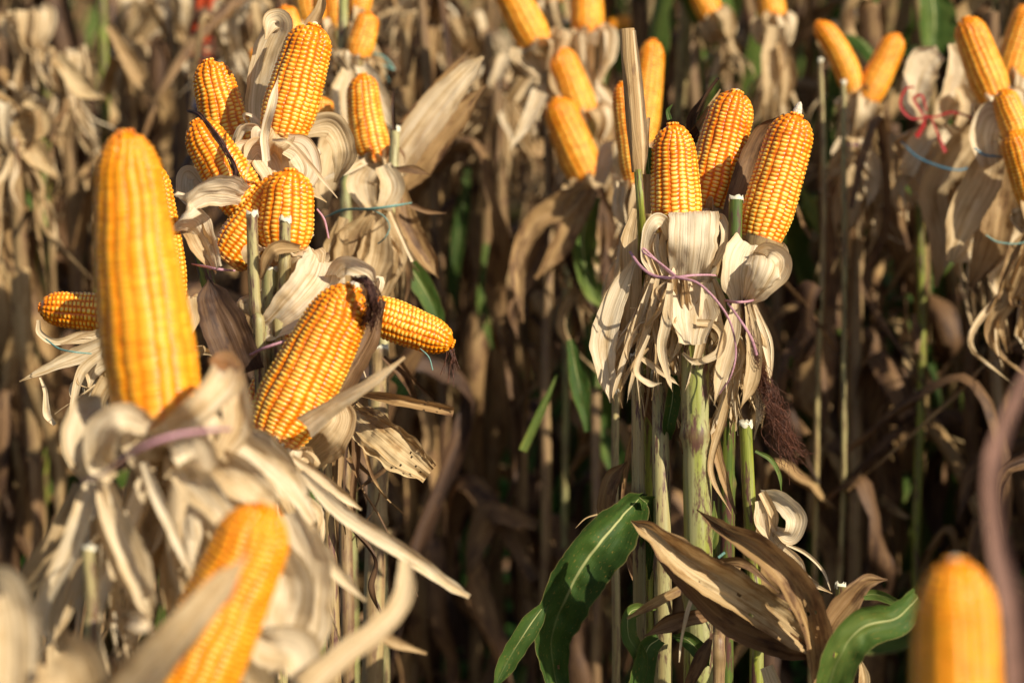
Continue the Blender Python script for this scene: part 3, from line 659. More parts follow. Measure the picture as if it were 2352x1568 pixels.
# R2 / R3 leaves
leaf(E['R2'], [(1600, 330, 2.2), (1590, 280, 2.19), (1612, 235, 2.18), (1650, 180, 2.17)], [30, 26, 18, 14], tint=0.72, cup=.5, twist=(0, 1, 2), mat='dry')
leaf(E['R2'], [(1590, 310, 2.2), (1625, 255, 2.18), (1655, 205, 2.19)], [20, 14, 4], tint=0.5, cup=.4)
leaf(E['R3'], [(1660, 600, 2.12), (1680, 500, 2.13), (1712, 400, 2.14), (1748, 310, 2.14), (1800, 262, 2.13)], [30, 52, 62, 46, 4], tint=0.52, cup=.3, mat='dry', label='shaded grey brown husk leaf standing along the left side of the ear')
leaf(E['R3'], [(1635, 500, 2.17), (1655, 440, 2.17), (1680, 410, 2.17)], [40, 34, 4], tint=0.2)
sk = MB(); tube(sk, PP([(1752, 548), (1735, 600), (1706, 690)], 2.08), [.02, .017, .009], n=8, m=10); sk.build('shank', M['stalk_d'], E['R3'])
leaf(E['R3'], [(1722, 556, 2.055), (1708, 590, 2.04), (1700, 640, 2.035), (1702, 692, 2.045), (1698, 720, 2.04)], [70, 92, 88, 46, 40], tint=0.04, cup=-.25, side=Vector((.95, 0, -.3)), wav=.03, m=14, pleat=.03, n=34)
leaf(E['R3'], [(1752, 585, 2.05), (1762, 610, 2.02), (1745, 650, 2.02), (1716, 692, 2.04)], [60, 84, 66, 28], tint=0.06, cup=-.3, wav=.05, m=14, pleat=.04, n=34)
leaf(E['R3'], [(1728, 592, 2.06), (1762, 578, 2.03), (1793, 596, 2.025), (1788, 628, 2.03), (1752, 668, 2.035), (1722, 694, 2.045)], [16, 40, 44, 46, 36, 18], tint=0.1, cup=.35, wav=.06, m=10, n=36)
leaf(E['R3'], [(1770, 560, 2.11), (1780, 590, 2.1), (1760, 650, 2.1)], [50, 60, 40], tint=0.2, cup=.2)
leaf(E['R3'], [(1700, 600), (1672, 610), (1655, 640)], [40, 50, 30], 2.09, tint=0.45)
for p, wd, tn in [([(1690, 692), (1680, 760), (1660, 840), (1640, 930)], [16, 40, 40, 2], .1), ([(1705, 692), (1700, 780), (1690, 850), (1660, 940)], [16, 40, 36, 2], .15),
                  ([(1715, 692), (1730, 780), (1725, 870), (1700, 940)], [14, 36, 40, 2], .3), ([(1728, 695), (1750, 760), (1765, 830), (1768, 880)], [10, 20, 14, 1], .1),
                  ([(1735, 700), (1770, 780), (1772, 850), (1760, 890)], [5, 8, 6, 1], .05), ([(1640, 900), (1650, 850), (1668, 800)], [2, 24, 10], .1)]:
    leaf(E['R3'], p, wd, 2.055 + _lr.uniform(-.02, .01), tint=tn, cup=.25, twist=(0, _lr.uniform(-.4, .4)), m=6)
sm = MB(); silk_mb(sm, 0, PP([(1712, 690, 2.04), (1722, 760, 2.04), (1740, 830, 2.04), (1752, 870, 2.05), (1765, 900, 2.05), (1772, 935, 2.05), (1790, 965, 2.05), (1795, 1000, 2.05), (1822, 1040, 2.05)]), 0.011, 120, random.Random(5), 0.0002); sm.build('silk', M['silk'], E['R3'])
# thin curved blades
leaf(S_r, [(1735, 1035), (1770, 1055), (1790, 1090), (1795, 1130)], [8, 12, 10, 2], 2.1, mat='green', name='leaf', tint=0.3)
leaf(S_main, [(1632, 960), (1640, 1010), (1660, 1090), (1690, 1180)], [20, 26, 22, 6], 2.06, mat='dry', name='leaf', tint=0.3)
leaf(S_main, [(1548, 860, 2.08), (1545, 920, 2.07), (1535, 980, 2.07), (1540, 1010, 2.08)], [16, 34, 30, 8], mat='green', name='leaf', tint=0.1, cup=.4, label='crumpled bluish green leaf against the thick stalk')
leaf(S_main, [(1560, 1010, 2.08), (1580, 1040, 2.06), (1610, 1062, 2.06)], [10, 24, 4], mat='dry', name='leaf', tint=0.25)
leaf(S_main, [(1625, 1290, 2.09), (1640, 1220, 2.09), (1640, 1150, 2.09)], [30, 24, 3], mat='green', name='leaf', tint=0.4)
# big green drooping leaf
leaf(S_l2, [(1482, 1132, 2.08), (1440, 1180, 2.05), (1385, 1245, 2.03), (1330, 1320, 2.03), (1290, 1400, 2.04), (1268, 1470, 2.05), (1278, 1560, 2.06), (1300, 1660, 2.06)], [10, 80, 122, 126, 108, 84, 60, 6], mat='green', name='leaf', tint=0.0, cup=[.5, .5, .4, .2, .2, .3, .4], wav=.10, rag=.08, n=50, m=14, label='big green drooping leaf with a yellow midrib')
leaf(S_l2, [(1470, 1142, 2.06), (1490, 1165, 2.07), (1500, 1230, 2.09), (1490, 1330, 2.1)], [14, 60, 70, 6], mat='green', name='leaf', tint=0.15, cup=.3)
leaf(S_l2, [(1265, 1370, 2.04), (1215, 1440, 2.03), (1165, 1520, 2.03), (1130, 1590, 2.03)], [10, 50, 44, 4], mat='green', name='leaf', tint=0.1, cup=.2)
leaf(S_l2, [(1505, 1395, 2.06), (1450, 1405, 2.04), (1445, 1460, 2.03), (1470, 1520, 2.03), (1440, 1620, 2.03)], [10, 34, 36, 34, 40], mat='green', name='leaf', tint=0.3, cup=.3)
leaf(S_l2, [(1515, 1465, 2.04), (1485, 1500, 2.03), (1465, 1620, 2.03)], [30, 50, 60], mat='green', name='leaf', tint=0.1, cup=.3)
leaf(S_main, [(1545, 1460, 2.03), (1580, 1470, 2.02), (1610, 1500, 2.02), (1625, 1530, 2.03)], [8, 36, 40, 10], mat='green', name='leaf', tint=0.15, cup=.3)
leaf(S_l3, [(1440, 1060, 2.14), (1405, 1100, 2.13), (1390, 1160, 2.13), (1395, 1220, 2.14)], [6, 40, 44, 6], mat='dry', name='leaf', tint=0.35, cup=.3)
leaf(S_l3, [(1475, 950, 2.15), (1448, 1020, 2.15), (1430, 1160, 2.15), (1445, 1290, 2.15), (1480, 1390, 2.12)], [12, 16, 10, 14, 3], mat='dry', name='leaf', tint=0.3, cup=.3)
leaf(S_l3, [(1372, 1180, 2.1), (1345, 1190, 2.1), (1322, 1212, 2.1)], [4, 3, 1], name='leaf', mat='dry', tint=0.1)
# brown dry leaves in front
leaf(S_main, [(1450, 1196, 1.97), (1500, 1225, 1.96), (1580, 1290, 1.95), (1680, 1350, 1.95), (1800, 1430, 1.96), (1880, 1500, 1.97)], [3, 44, 80, 90, 84, 40], mat='dry', name='leaf', tint=0.12, cup=[.1, .5, .6, .4, .3, .6], wav=.12, pleat=.08, n=50, m=14, rag=.15, label='large tan dry leaf pointing left in front of the stalks')
leaf(S_main, [(1475, 1215, 1.99), (1560, 1320, 1.97), (1680, 1430, 1.97), (1800, 1480, 1.97), (1870, 1500, 1.97)], [4, 40, 60, 60, 30], mat='dry', name='leaf', tint=0.5, cup=.3, wav=.06)
leaf(S_main, [(1600, 1170, 1.98), (1660, 1215, 1.95), (1750, 1265, 1.93), (1830, 1350, 1.93), (1868, 1440, 1.94), (1880, 1530, 1.95), (1885, 1590, 1.96)], [3, 30, 60, 76, 66, 56, 40], mat='dry', name='leaf', tint=0.24, cup=[.7, .7, .5, .6, .7], wav=.12, pleat=.08, n=50, m=14, rag=.15, label='brown dry leaf arching over to the right')
leaf(S_main, [(1870, 1530, 1.97), (1895, 1450, 1.96), (1945, 1380, 1.96), (1990, 1335, 1.96), (2038, 1330, 1.96)], [20, 56, 62, 36, 3], mat='dry', name='leaf', tint=0.36, cup=.3, pleat=.08, wav=.12, rag=.2)
leaf(S_main, [(1480, 1460, 2.0), (1540, 1430, 2.0), (1600, 1415, 2.0), (1640, 1420, 2.02)], [4, 40, 34, 10], mat='dry', name='leaf', tint=0.42, cup=.3)
leaf(S_main, [(1440, 1420, 2.02), (1500, 1385, 2.01), (1560, 1355, 2.01), (1600, 1340, 2.02)], [6, 22, 22, 8], mat='dry', name='leaf', tint=0.1, cup=.3)
leaf(S_main, [(1605, 1330, 2.0), (1580, 1400, 1.99), (1565, 1470, 1.99), (1560, 1520, 1.99)], [6, 10, 6, 2], name='leaf', tint=0.1)
leaf(S_main, [(1600, 1340, 2.03), (1620, 1310, 2.02), (1700, 1290, 2.0), (1790, 1360, 1.99)], [12, 24, 20, 4], mat='dry', name='leaf', tint=0.4)
leaf(S_main, [(1570, 1600, 2.02), (1610, 1510, 2.01), (1640, 1450, 2.01)], [20, 34, 4], mat='dry', name='leaf', tint=0.5)
S_rl = stalk('S10', 'low green stalk at the right of the brown arching leaf', [(1930, 1345, 2.1), (1925, 1420, 2.1), (1905, 1600, 2.1)], 28, 2.1, 31, tint=0.15, group=GS)
leaf(S_rl, [(2110, 1370, 1.9), (2060, 1420, 1.88), (1985, 1440, 1.87), (1935, 1500, 1.87), (1900, 1600, 1.88), (1880, 1700, 1.88)], [50, 70, 88, 88, 80, 50], mat='green', name='leaf', tint=0.2, cup=[.1, .3, .2, .4], wav=.12, rag=.12, n=34, m=12, label='broad lighter green leaf reaching right')
leaf(S_rl, [(1940, 1380, 2.0), (2010, 1365, 2.0), (2080, 1395, 1.98)], [10, 24, 16], mat='green', name='leaf', tint=0.35)
leaf(S_rl, [(1760, 1530, 1.98), (1775, 1570, 1.98), (1800, 1620, 1.98)], [30, 34, 20], name='leaf', tint=0.1)
leaf(S_rl, [(1975, 1510, 1.98), (1985, 1560, 1.98), (1980, 1620, 1.98)], [6, 26, 22], name='leaf', mat='dry', tint=0.1)
# low husk knot right of the yellow stub
G_low = thing('husk_bundle', 'curled cream husk bundle tied low beside the yellow green stub', 'corn husk', P(1790, 1220, 2.05))
for p, wd, tn in [([(1745, 1130, 2.08), (1790, 1150, 2.05), (1826, 1190, 2.03), (1815, 1230, 2.03), (1780, 1215, 2.04)], [14, 44, 50, 40, 16], .08), ([(1742, 1150), (1752, 1200), (1790, 1250)], [20, 40, 20], .12),
                  ([(1745, 1180), (1760, 1250), (1800, 1290), (1880, 1340)], [24, 40, 30, 4], .1), ([(1790, 1250), (1830, 1290), (1850, 1330), (1912, 1362)], [16, 26, 20, 3], .05),
                  ([(1795, 1245), (1850, 1270), (1890, 1310), (1908, 1355)], [6, 9, 7, 2], .05), ([(1760, 1240), (1790, 1300), (1840, 1350)], [20, 34, 6], .15), ([(1750, 1130), (1775, 1185), (1770, 1240)], [20, 24, 10], .25)]:
    leaf(G_low, p, wd, 2.04, tint=tn, cup=.35, wav=.08, name='husk_leaf')
# ---- left cluster
leaf(E['E4'], [(560, 450, 2.04), (520, 436, 2.0), (468, 440, 1.97), (430, 470, 1.96), (418, 500, 1.98), (450, 510, 2.02), (480, 560, 2.02), (500, 620, 2.0)], [50, 76, 82, 80, 72, 60, 50, 30], tint=0.03, side=Vector((0.45, -0.2, 0.85)), cup=.1, wav=.03, n=44, m=12, label='big curled cream husk leaf rolled over on itself')
leaf(E['E4'], [(430, 500, 2.03), (460, 560, 2.02), (492, 615, 2.02)], [50, 50, 26], tint=0.35, cup=.5)
leaf(E['E4'], [(470, 440, 2.12), (432, 400, 2.11), (425, 440, 2.1), (450, 480, 2.1)], [30, 40, 40, 20], tint=0.06, cup=.3)
leaf(E['E3'], [(600, 430, 2.12), (585, 380, 2.1), (560, 350, 2.08), (545, 390, 2.06), (560, 440, 2.05)], [40, 60, 60, 50, 20], tint=0.12, cup=.2, wav=.1)
leaf(E['E5'], [(640, 420), (620, 370), (590, 345), (565, 385)], [60, 80, 60, 20], 2.08, tint=0.1, wav=.1)
leaf(E['E5'], [(655, 330), (690, 345), (710, 390), (690, 440)], [50, 70, 60, 30], 2.07, tint=0.08, wav=.1)
leaf(E['E5'], [(600, 330, 2.17), (590, 240, 2.17), (612, 130, 2.16), (640, 60, 2.15), (625, 50, 2.13), (610, 90, 2.12)], [30, 56, 70, 70, 50, 8], tint=0.22, cup=.2, label='greyish husk leaf standing behind the ear', wav=.05)
leaf(E['E5'], [(612, 370, 2.0), (608, 310, 2.01), (625, 240, 2.0), (640, 172, 2.02)], [18, 20, 20, 1], tint=0.03, cup=.3)
leaf(E['E5'], [(712, 62, 2.1), (735, 20, 2.1), (742, -20, 2.1)], [34, 24, 10], tint=0.45, cup=.6, label='dry husk spike on the tip')
leaf(E['E5'], [(625, 322, 2.02), (660, 325, 2.01), (690, 350, 2.03), (735, 405, 2.06), (775, 455, 2.06)], [6, 8, 10, 9, 2], tint=0.1, n=24, m=4)
leaf(E['E5'], [(700, 300, 2.2), (760, 290, 2.2), (790, 350, 2.2), (770, 420, 2.22)], [40, 70, 60, 10], tint=0.3, cup=.3)
leaf(E['E6a'], [(570, 290, 2.12), (560, 262, 2.1), (590, 275, 2.1), (620, 330, 2.1)], [5, 7, 8, 4], tint=0.05, n=16, m=3)
leaf(E['E2'], [(745, 590, 2.02), (730, 640, 1.98), (680, 700, 1.97), (620, 750, 1.98), (575, 770, 1.99)], [80, 110, 96, 60, 6], tint=0.06, cup=.25, wav=.04, n=34, m=12, label='broad cream husk swath between stub and leaning ear')
leaf(E['E2'], [(690, 570, 2.0), (640, 568, 1.97), (615, 590, 1.97), (600, 640, 1.98)], [16, 30, 26, 8], tint=0.6, cup=.4)
leaf(E['E2'], [(760, 640, 2.0), (790, 610, 1.97), (840, 625, 1.96), (862, 650, 1.97)], [30, 44, 36, 6], tint=0.05, cup=.3)
leaf(E['E2'], [(690, 1000, 2.0), (760, 900, 2.0), (830, 790, 2.01), (880, 690, 2.03)], [60, 80, 66, 16], tint=0.42, cup=.3, mat='dry', label='brown husk leaf along the right side')
leaf(E['E2'], [(700, 980, 1.87), (770, 930, 1.86), (850, 880, 1.85), (930, 820, 1.85)], [50, 34, 24, 6], tint=0.1, cup=.3)
leaf(E['E2'], [(700, 1050, 2.0), (750, 1010, 1.97), (780, 960, 1.97), (760, 900, 1.98)], [60, 90, 70, 20], tint=0.32, cup=.3, wav=.1)
leaf(E['E2'], [(560, 1010, 1.86), (600, 1040, 1.84), (640, 1080, 1.83), (680, 1180, 1.84)], [60, 80, 70, 30], tint=0.05, cup=.3, wav=.07)
sm = MB(); silk_mb(sm, 0, PP([(815, 640, 1.92), (845, 650, 1.9), (858, 690, 1.9), (850, 740, 1.92)]), 0.007, 70, random.Random(9), .0004); sm.build('silk', M['silk_dark'], E['E2'])
leaf(S_tan, [(830, 905, 2.06), (900, 915, 2.04), (970, 930, 2.04), (1042, 945, 2.04)], [14, 30, 28, 26], mat='dry', name='leaf', tint=0.18, cup=.5, rag=.3)
leaf(S_tan, [(800, 950, 2.1), (860, 990, 2.06), (920, 1040, 2.05), (985, 1090, 2.05)], [70, 118, 126, 70], mat='dry', name='leaf', tint=-0.02, cup=.1, rag=.5, wav=.09, n=46, m=20, label='broken striated tan leaf with a torn end')
leaf(S_tan, [(820, 925, 2.1), (880, 980, 2.08), (960, 1040, 2.06), (1000, 1062, 2.06)], [8, 9, 8, 3], mat='dry', name='leaf', tint=0.1, m=3)
leaf(S_tan, [(800, 1050, 2.12), (830, 1120, 2.1), (880, 1200, 2.1), (960, 1370, 2.1)], [12, 6, 5, 3], mat='dry', name='leaf', tint=0.45, n=40, m=4, twist=(0, 3, 6))
leaf(S_tan, [(775, 1120, 2.1), (800, 1200, 2.08), (860, 1280, 2.08), (850, 1350, 2.08), (885, 1430, 2.08)], [14, 16, 14, 18, 3], mat='dry', name='leaf', tint=0.55, n=50, m=6, cup=.6, wav=.2, twist=(0, 1, 2, 1))
leaf(S_tan, [(775, 990, 2.13), (760, 1080, 2.12), (770, 1180, 2.12)], [14, 30, 6], mat='dry', name='leaf', tint=0.35, cup=.5)
leaf(S_tan, [(880, 820, 2.25), (930, 870, 2.25), (960, 930, 2.3)], [12, 24, 10], mat='dry', name='leaf', tint=0.5, cup=.5)
leaf(S_tan, [(915, 830, 2.3), (955, 880, 2.32), (1000, 920, 2.35)], [16, 12, 6], mat='dry', name='leaf', tint=0.6, cup=.5)
leaf(S_gl, [(560, 860, 1.97), (520, 760, 1.96), (490, 690, 1.97), (480, 640, 1.98)], [90, 100, 70, 8], mat='dry', name='leaf', tint=0.6, cup=.2, wav=.04, n=30, m=12, label='dark brown upright leaf with a ragged tip')
leaf(E['E2'], [(690, 1085, 1.80), (790, 1180, 1.79), (930, 1270, 1.79), (1030, 1340, 1.80), (1078, 1370, 1.81)], [16, 32, 32, 22, 10], tint=0.0, cup=.3, n=40, label='long cream husk strip reaching far right')
leaf(E['E2'], [(670, 1050, 1.85), (740, 1100, 1.85), (790, 1140, 1.87), (830, 1170, 1.88)], [14, 22, 20, 4], tint=0.1, cup=.3)
leaf(E['E2'], [(700, 1180, 1.7), (730, 1260, 1.68), (780, 1320, 1.68), (840, 1380, 1.7)], [30, 34, 24, 6], tint=0.15, cup=.3)
leaf(E['E14'], [(932, 1285, 1.5), (925, 1370, 1.49), (870, 1440, 1.48), (790, 1500, 1.47), (700, 1580, 1.46)], [22, 34, 38, 40, 50], tint=0.2, cup=.3, n=36, label='curved yellowish husk strip sweeping up to the right')
leaf(E['E14'], [(850, 1430, 1.75), (900, 1470, 1.74), (980, 1500, 1.75)], [20, 24, 6], tint=0.4, cup=.3)
leaf(E['E14'], [(260, 1640, 1.34), (390, 1480, 1.31), (490, 1365, 1.31), (575, 1268, 1.32)], [60, 56, 44, 4], tint=0.33, cup=.25, n=30, m=10, label='brown strip of husk laid over the ear')
leaf(E['E14'], [(260, 1580, 1.36), (330, 1500, 1.36), (390, 1440, 1.38), (440, 1380, 1.4)], [40, 34, 26, 6], tint=0.5, cup=.25)
leaf(E['E14'], [(300, 1420, 1.4), (325, 1430, 1.39), (345, 1425, 1.4)], [18, 26, 12], tint=0.0, cup=.6)
for p, wd, tn in [([(560, 1440, 1.5), (620, 1480, 1.5), (680, 1500, 1.5), (700, 1600, 1.5)], [20, 70, 80, 40], .03), ([(620, 1250, 1.6), (650, 1350, 1.58), (640, 1450, 1.58), (600, 1560, 1.58)], [60, 110, 90, 40], .12),
                  ([(660, 1180, 1.6), (700, 1300, 1.6), (700, 1420, 1.6), (690, 1560, 1.6)], [50, 90, 90, 50], .1), ([(540, 1500, 1.55), (560, 1560, 1.55), (560, 1640, 1.55)], [40, 90, 90], .3)]:
    leaf(E['E14'], p, wd, tint=tn, cup=.3, wav=.08, twist=(-.3, .5))
# skirt in front of the largest ear
for p, wd, tn in [([(240, 930, 1.6), (200, 950, 1.56), (190, 1020, 1.55), (215, 1090, 1.56), (230, 1110, 1.57)], [60, 110, 130, 90, 50], .08),
                  ([(350, 985, 1.52), (290, 960, 1.48), (240, 990, 1.48), (230, 1060, 1.5), (260, 1100, 1.51)], [50, 90, 110, 90, 40], .05),
                  ([(380, 975, 1.5), (440, 950, 1.47), (510, 880, 1.48), (520, 840, 1.52), (480, 830, 1.56)], [30, 90, 110, 80, 20], .04),
                  ([(520, 850, 1.52), (540, 900, 1.5), (540, 980, 1.5), (500, 1050, 1.5)], [30, 90, 100, 60], .06),
                  ([(390, 1000, 1.5), (430, 1020, 1.48), (450, 1060, 1.48), (420, 1090, 1.49)], [60, 120, 130, 90], .03),
                  ([(220, 1090, 1.54), (190, 1180, 1.52), (160, 1260, 1.52), (100, 1380, 1.52), (100, 1440, 1.52), (130, 1490, 1.52)], [50, 70, 66, 50, 26, 6], .08),
                  ([(240, 1090, 1.53), (260, 1180, 1.5), (310, 1290, 1.49), (330, 1370, 1.49), (350, 1420, 1.5)], [40, 80, 100, 66, 10], .08),
                  ([(230, 1100, 1.52), (240, 1220, 1.5), (270, 1310, 1.5), (330, 1420, 1.5)], [20, 34, 30, 10], .12),
                  ([(330, 1060, 1.5), (360, 1140, 1.47), (400, 1230, 1.46), (430, 1300, 1.46)], [24, 34, 30, 22], .04),
                  ([(400, 1070, 1.5), (460, 1120, 1.48), (510, 1180, 1.47), (540, 1220, 1.48)], [60, 110, 80, 10], .04),
                  ([(470, 1040, 1.52), (540, 1080, 1.5), (600, 1130, 1.5), (640, 1160, 1.52)], [60, 110, 90, 30], .05),
                  ([(520, 990, 1.6), (590, 1040, 1.6), (660, 1100, 1.6), (720, 1200, 1.6)], [50, 90, 90, 40], .1),
                  ([(360, 1080, 1.56), (320, 1150, 1.55), (310, 1230, 1.56)], [60, 80, 20], .3),
                  ([(180, 1110, 1.6), (150, 1190, 1.58), (100, 1290, 1.58), (40, 1360, 1.6)], [30, 60, 100, 60], .42),
                  ([(250, 1440, 1.6), (290, 1430, 1.58), (310, 1450, 1.58), (260, 1520, 1.58)], [16, 44, 40, 2], .15),
                  ([(150, 1250, 1.62), (130, 1400, 1.6), (140, 1600, 1.6)], [40, 70, 90], .35)]:
    leaf(E['E1'], [(q[0], q[1], q[2] + .07) for q in p], [x_ * .60 for x_ in wd], tint=tn * .7 + .05, rag=.15, cup=.3, wav=.05, twist=(-.3, .3), n=30, m=10)
leaf(S_fr, [(-30, 1345, 1.36), (5, 1365, 1.35), (25, 1460, 1.35), (25, 1640, 1.35)], [40, 80, 90, 80], name='leaf', tint=0.15, cup=.3)
leaf(S_fr, [(130, 1500, 1.35), (160, 1540, 1.34), (180, 1640, 1.34)], [70, 110, 120], name='leaf', tint=0.4, cup=.3)
# husk strips by the left horizontal ear
for p, wd, tn in [([(250, 785), (180, 815), (110, 845), (44, 876)], [34, 40, 22, 3], .08), ([(88, 735), (92, 765), (130, 785), (190, 768), (245, 775)], [8, 14, 16, 18, 20], .1), ([(92, 865), (104, 900), (108, 950), (126, 975)], [6, 10, 18, 10], .08),
                  ([(250, 800), (190, 850), (170, 920), (165, 980)], [24, 24, 16, 10], .1), ([(250, 830), (215, 850), (205, 890)], [30, 36, 8], .1), ([(240, 760), (200, 775), (140, 790)], [20, 24, 4], .2),
                  ([(250, 870), (225, 920), (230, 990)], [40, 40, 30], .3), ([(175, 855), (180, 880), (200, 890)], [3, 4, 2], .2)]:
    leaf(E['E10'], p, wd, 2.06 + _lr.uniform(-.02, .02), tint=tn, cup=.3, wav=.1)
# broad dry leaves fanning right behind the slim ear
leaf(S_wh, [(880, 430, 2.5), (920, 360, 2.49), (1000, 250, 2.48), (1070, 170, 2.48), (1110, 130, 2.48)], [40, 90, 96, 60, 10], mat='husk', name='leaf', tint=0.08, cup=.25, n=34, m=12, label='broad cream leaf fanning up to the right')
leaf(S_wh, [(900, 450, 2.52), (960, 370, 2.52), (1040, 270, 2.52), (1118, 195, 2.52)], [40, 100, 84, 6], mat='dry', name='leaf', tint=0.25, cup=.25, n=34, m=12)
leaf(S_wh, [(890, 400, 2.56), (930, 300, 2.56), (1010, 200, 2.56), (1080, 110, 2.56)], [30, 50, 40, 4], mat='dry', name='leaf', tint=0.3, cup=.2)
leaf(S_wh, [(905, 300, 2.38), (902, 240, 2.38), (905, 200, 2.4)], [12, 10, 2], mat='dry', name='leaf', tint=0.6, cup=.6)
leaf(S_wh, [(890, 470, 2.38), (930, 560, 2.37), (950, 600, 2.37)], [12, 10, 14], name='leaf', tint=0.0, cup=.5)
leaf(S_wh, [(905, 390, 2.38), (950, 390, 2.38), (990, 402, 2.38)], [16, 22, 2], name='leaf', mat='dry', tint=0.45, cup=.3)
leaf(S_wh, [(920, 430, 2.44), (940, 520, 2.43), (980, 590, 2.43), (1008, 640, 2.43)], [34, 60, 50, 6], name='leaf', mat='dry', tint=0.22, cup=.3, label='drooping golden brown leaf end')
leaf(S_wh, [(940, 470, 2.42), (980, 485, 2.42), (1025, 490, 2.42)], [16, 14, 3], name='leaf', mat='dry', tint=0.5, cup=.3)
leaf(E['E7'], [(800, 300, 2.5), (770, 330, 2.45), (750, 400, 2.42), (740, 480, 2.42)], [60, 90, 70, 30], tint=0.3, cup=.3)
leaf(E['E7'], [(840, 370, 2.38), (800, 390, 2.37), (760, 405, 2.37), (730, 420, 2.37)], [20, 20, 12, 2], tint=0.05, cup=.3)
for p, wd, tn in [([(850, 385), (830, 420), (850, 480)], [50, 70, 40], .15), ([(880, 380), (900, 430), (880, 480)], [40, 60, 36], .12), ([(850, 490), (810, 560), (790, 660)], [30, 80, 50], .4), ([(870, 490), (860, 590), (830, 690)], [36, 80, 50], .3),
                  ([(890, 490), (900, 580), (880, 680)], [30, 70, 30], .25), ([(790, 500), (770, 580), (780, 640)], [26, 60, 10], .35), ([(830, 500), (790, 600), (830, 720)], [20, 70, 40], .5)]:
    leaf(E['E7'], p, wd, 2.36 + _lr.uniform(-.02, .04), tint=tn, cup=.3, wav=.08)
leaf(E['E9d'], [(830, 150, 2.6), (850, 190, 2.58), (880, 240, 2.58), (900, 300, 2.6)], [40, 60, 50, 10], tint=0.12, cup=.3)
leaf(E['E9d'], [(800, 160, 2.65), (790, 220, 2.63), (800, 300, 2.62)], [40, 80, 60], tint=0.12, cup=.3)
# near blurred stem at the right
S_bl = thing('dry_leaf_blade', 'very blurred pinkish brown leaf blade beside the bottom right ear', 'dry leaf', P(2300, 1500, 1.15))
leaf(S_bl, [(2380, 820, 1.17), (2330, 920, 1.16), (2280, 1060, 1.15), (2285, 1220, 1.15), (2320, 1400, 1.14), (2340, 1640, 1.14)], [12, 18, 24, 26, 30, 34], mat='mauve', name='blade', tint=0.42, cup=.3, n=36)
leaf(S_bl, [(2370, 1050, 1.9), (2310, 1080, 1.9), (2295, 1150, 1.9), (2318, 1280, 1.9)], [40, 26, 10, 4], mat='dry', name='blade', tint=0.5, cup=.4)
# middle background leaves under M3
for p, wd, tn, mt in [([(1362, 430), (1330, 470), (1290, 560), (1230, 640)], [40, 60, 50, 10], .3, 'dry'), ([(1370, 430), (1390, 520), (1400, 610), (1390, 700)], [30, 50, 40, 6], .5, 'dry'), ([(1350, 430), (1310, 520), (1330, 620), (1370, 720)], [30, 56, 50, 8], .55, 'dry'),
                      ([(1340, 430), (1290, 470), (1230, 510), (1190, 600), (1200, 740)], [30, 60, 50, 40, 8], .3, 'dry'), ([(1375, 420), (1400, 350), (1430, 380), (1420, 520)], [30, 50, 60, 20], .12, 'husk'), ([(1360, 450), (1340, 560), (1360, 660), (1400, 720)], [40, 60, 50, 6], .35, 'green'),
                      ([(1240, 210), (1210, 280), (1170, 345)], [40, 30, 6], .1, 'husk'), ([(1260, 470), (1230, 600), (1180, 700), (1190, 780)], [20, 40, 30, 4], .4, 'dry')]:
    leaf(E['M3'], p, wd, 2.85 + _lr.uniform(-.05, .05), mat=mt, tint=tn, cup=.3, wav=.1, name='husk_leaf')
# right background group
for p, wd, tn in [([(2160, 120), (2120, 150), (2100, 220), (2120, 280)], [40, 80, 70, 30], .05), ([(2190, 100), (2200, 160), (2180, 230), (2150, 280)], [30, 60, 60, 30], .08), ([(2150, 290), (2110, 330), (2080, 400)], [30, 60, 40], .12), ([(2160, 290), (2190, 340), (2200, 400)], [30, 70, 40], .1),
                  ([(2150, 300), (2140, 360), (2120, 420)], [30, 60, 40], .08), ([(2250, 300), (2190, 360), (2140, 440), (2160, 560), (2150, 660)], [50, 80, 70, 60, 10], .3), ([(2200, 200), (2220, 240), (2200, 290)], [30, 40, 20], .3)]:
    leaf(E['T8'], p, wd, 2.74 + _lr.uniform(-.03, .03), tint=tn, cup=.35, wav=.12)
for p, wd, tn in [([(2290, 330), (2250, 420), (2210, 500), (2180, 600)], [60, 90, 80, 20], .35), ([(2310, 340), (2290, 450), (2270, 560), (2230, 660)], [60, 90, 90, 20], .5), ([(2300, 260), (2270, 270), (2255, 320), (2270, 380)], [40, 70, 70, 50], .05),
                  ([(2340, 480), (2280, 520), (2230, 570), (2190, 600)], [60, 70, 60, 14], .1), ([(2370, 500), (2330, 560), (2290, 640), (2330, 700)], [60, 70, 50, 10], .2), ([(2360, 700), (2350, 760), (2355, 800)], [30, 44, 10], .05)]:
    leaf(E['T9'], p, wd, 2.55 + _lr.uniform(-.04, .04), tint=tn, cup=.35, wav=.1)
for p, wd, tn in [([(1985, 330), (2000, 370), (2030, 420)], [16, 40, 10], .1), ([(1960, 320), (1930, 370), (1900, 400)], [30, 50, 20], .35), ([(1970, 320), (1955, 420), (1950, 520)], [40, 60, 30], .35), ([(1980, 320), (2000, 420), (1990, 480)], [20, 40, 6], .12)]:
    leaf(E['T4'], p, wd, 2.86, tint=tn, cup=.3, wav=.1)
leaf(E['T2'], [(1780, 60), (1775, 130), (1760, 240)], [40, 60, 16], 3.05, tint=.2, cup=.4)
leaf(E['T2'], [(1795, 100), (1810, 170), (1800, 240)], [30, 40, 16], 3.05, tint=.4, cup=.4)

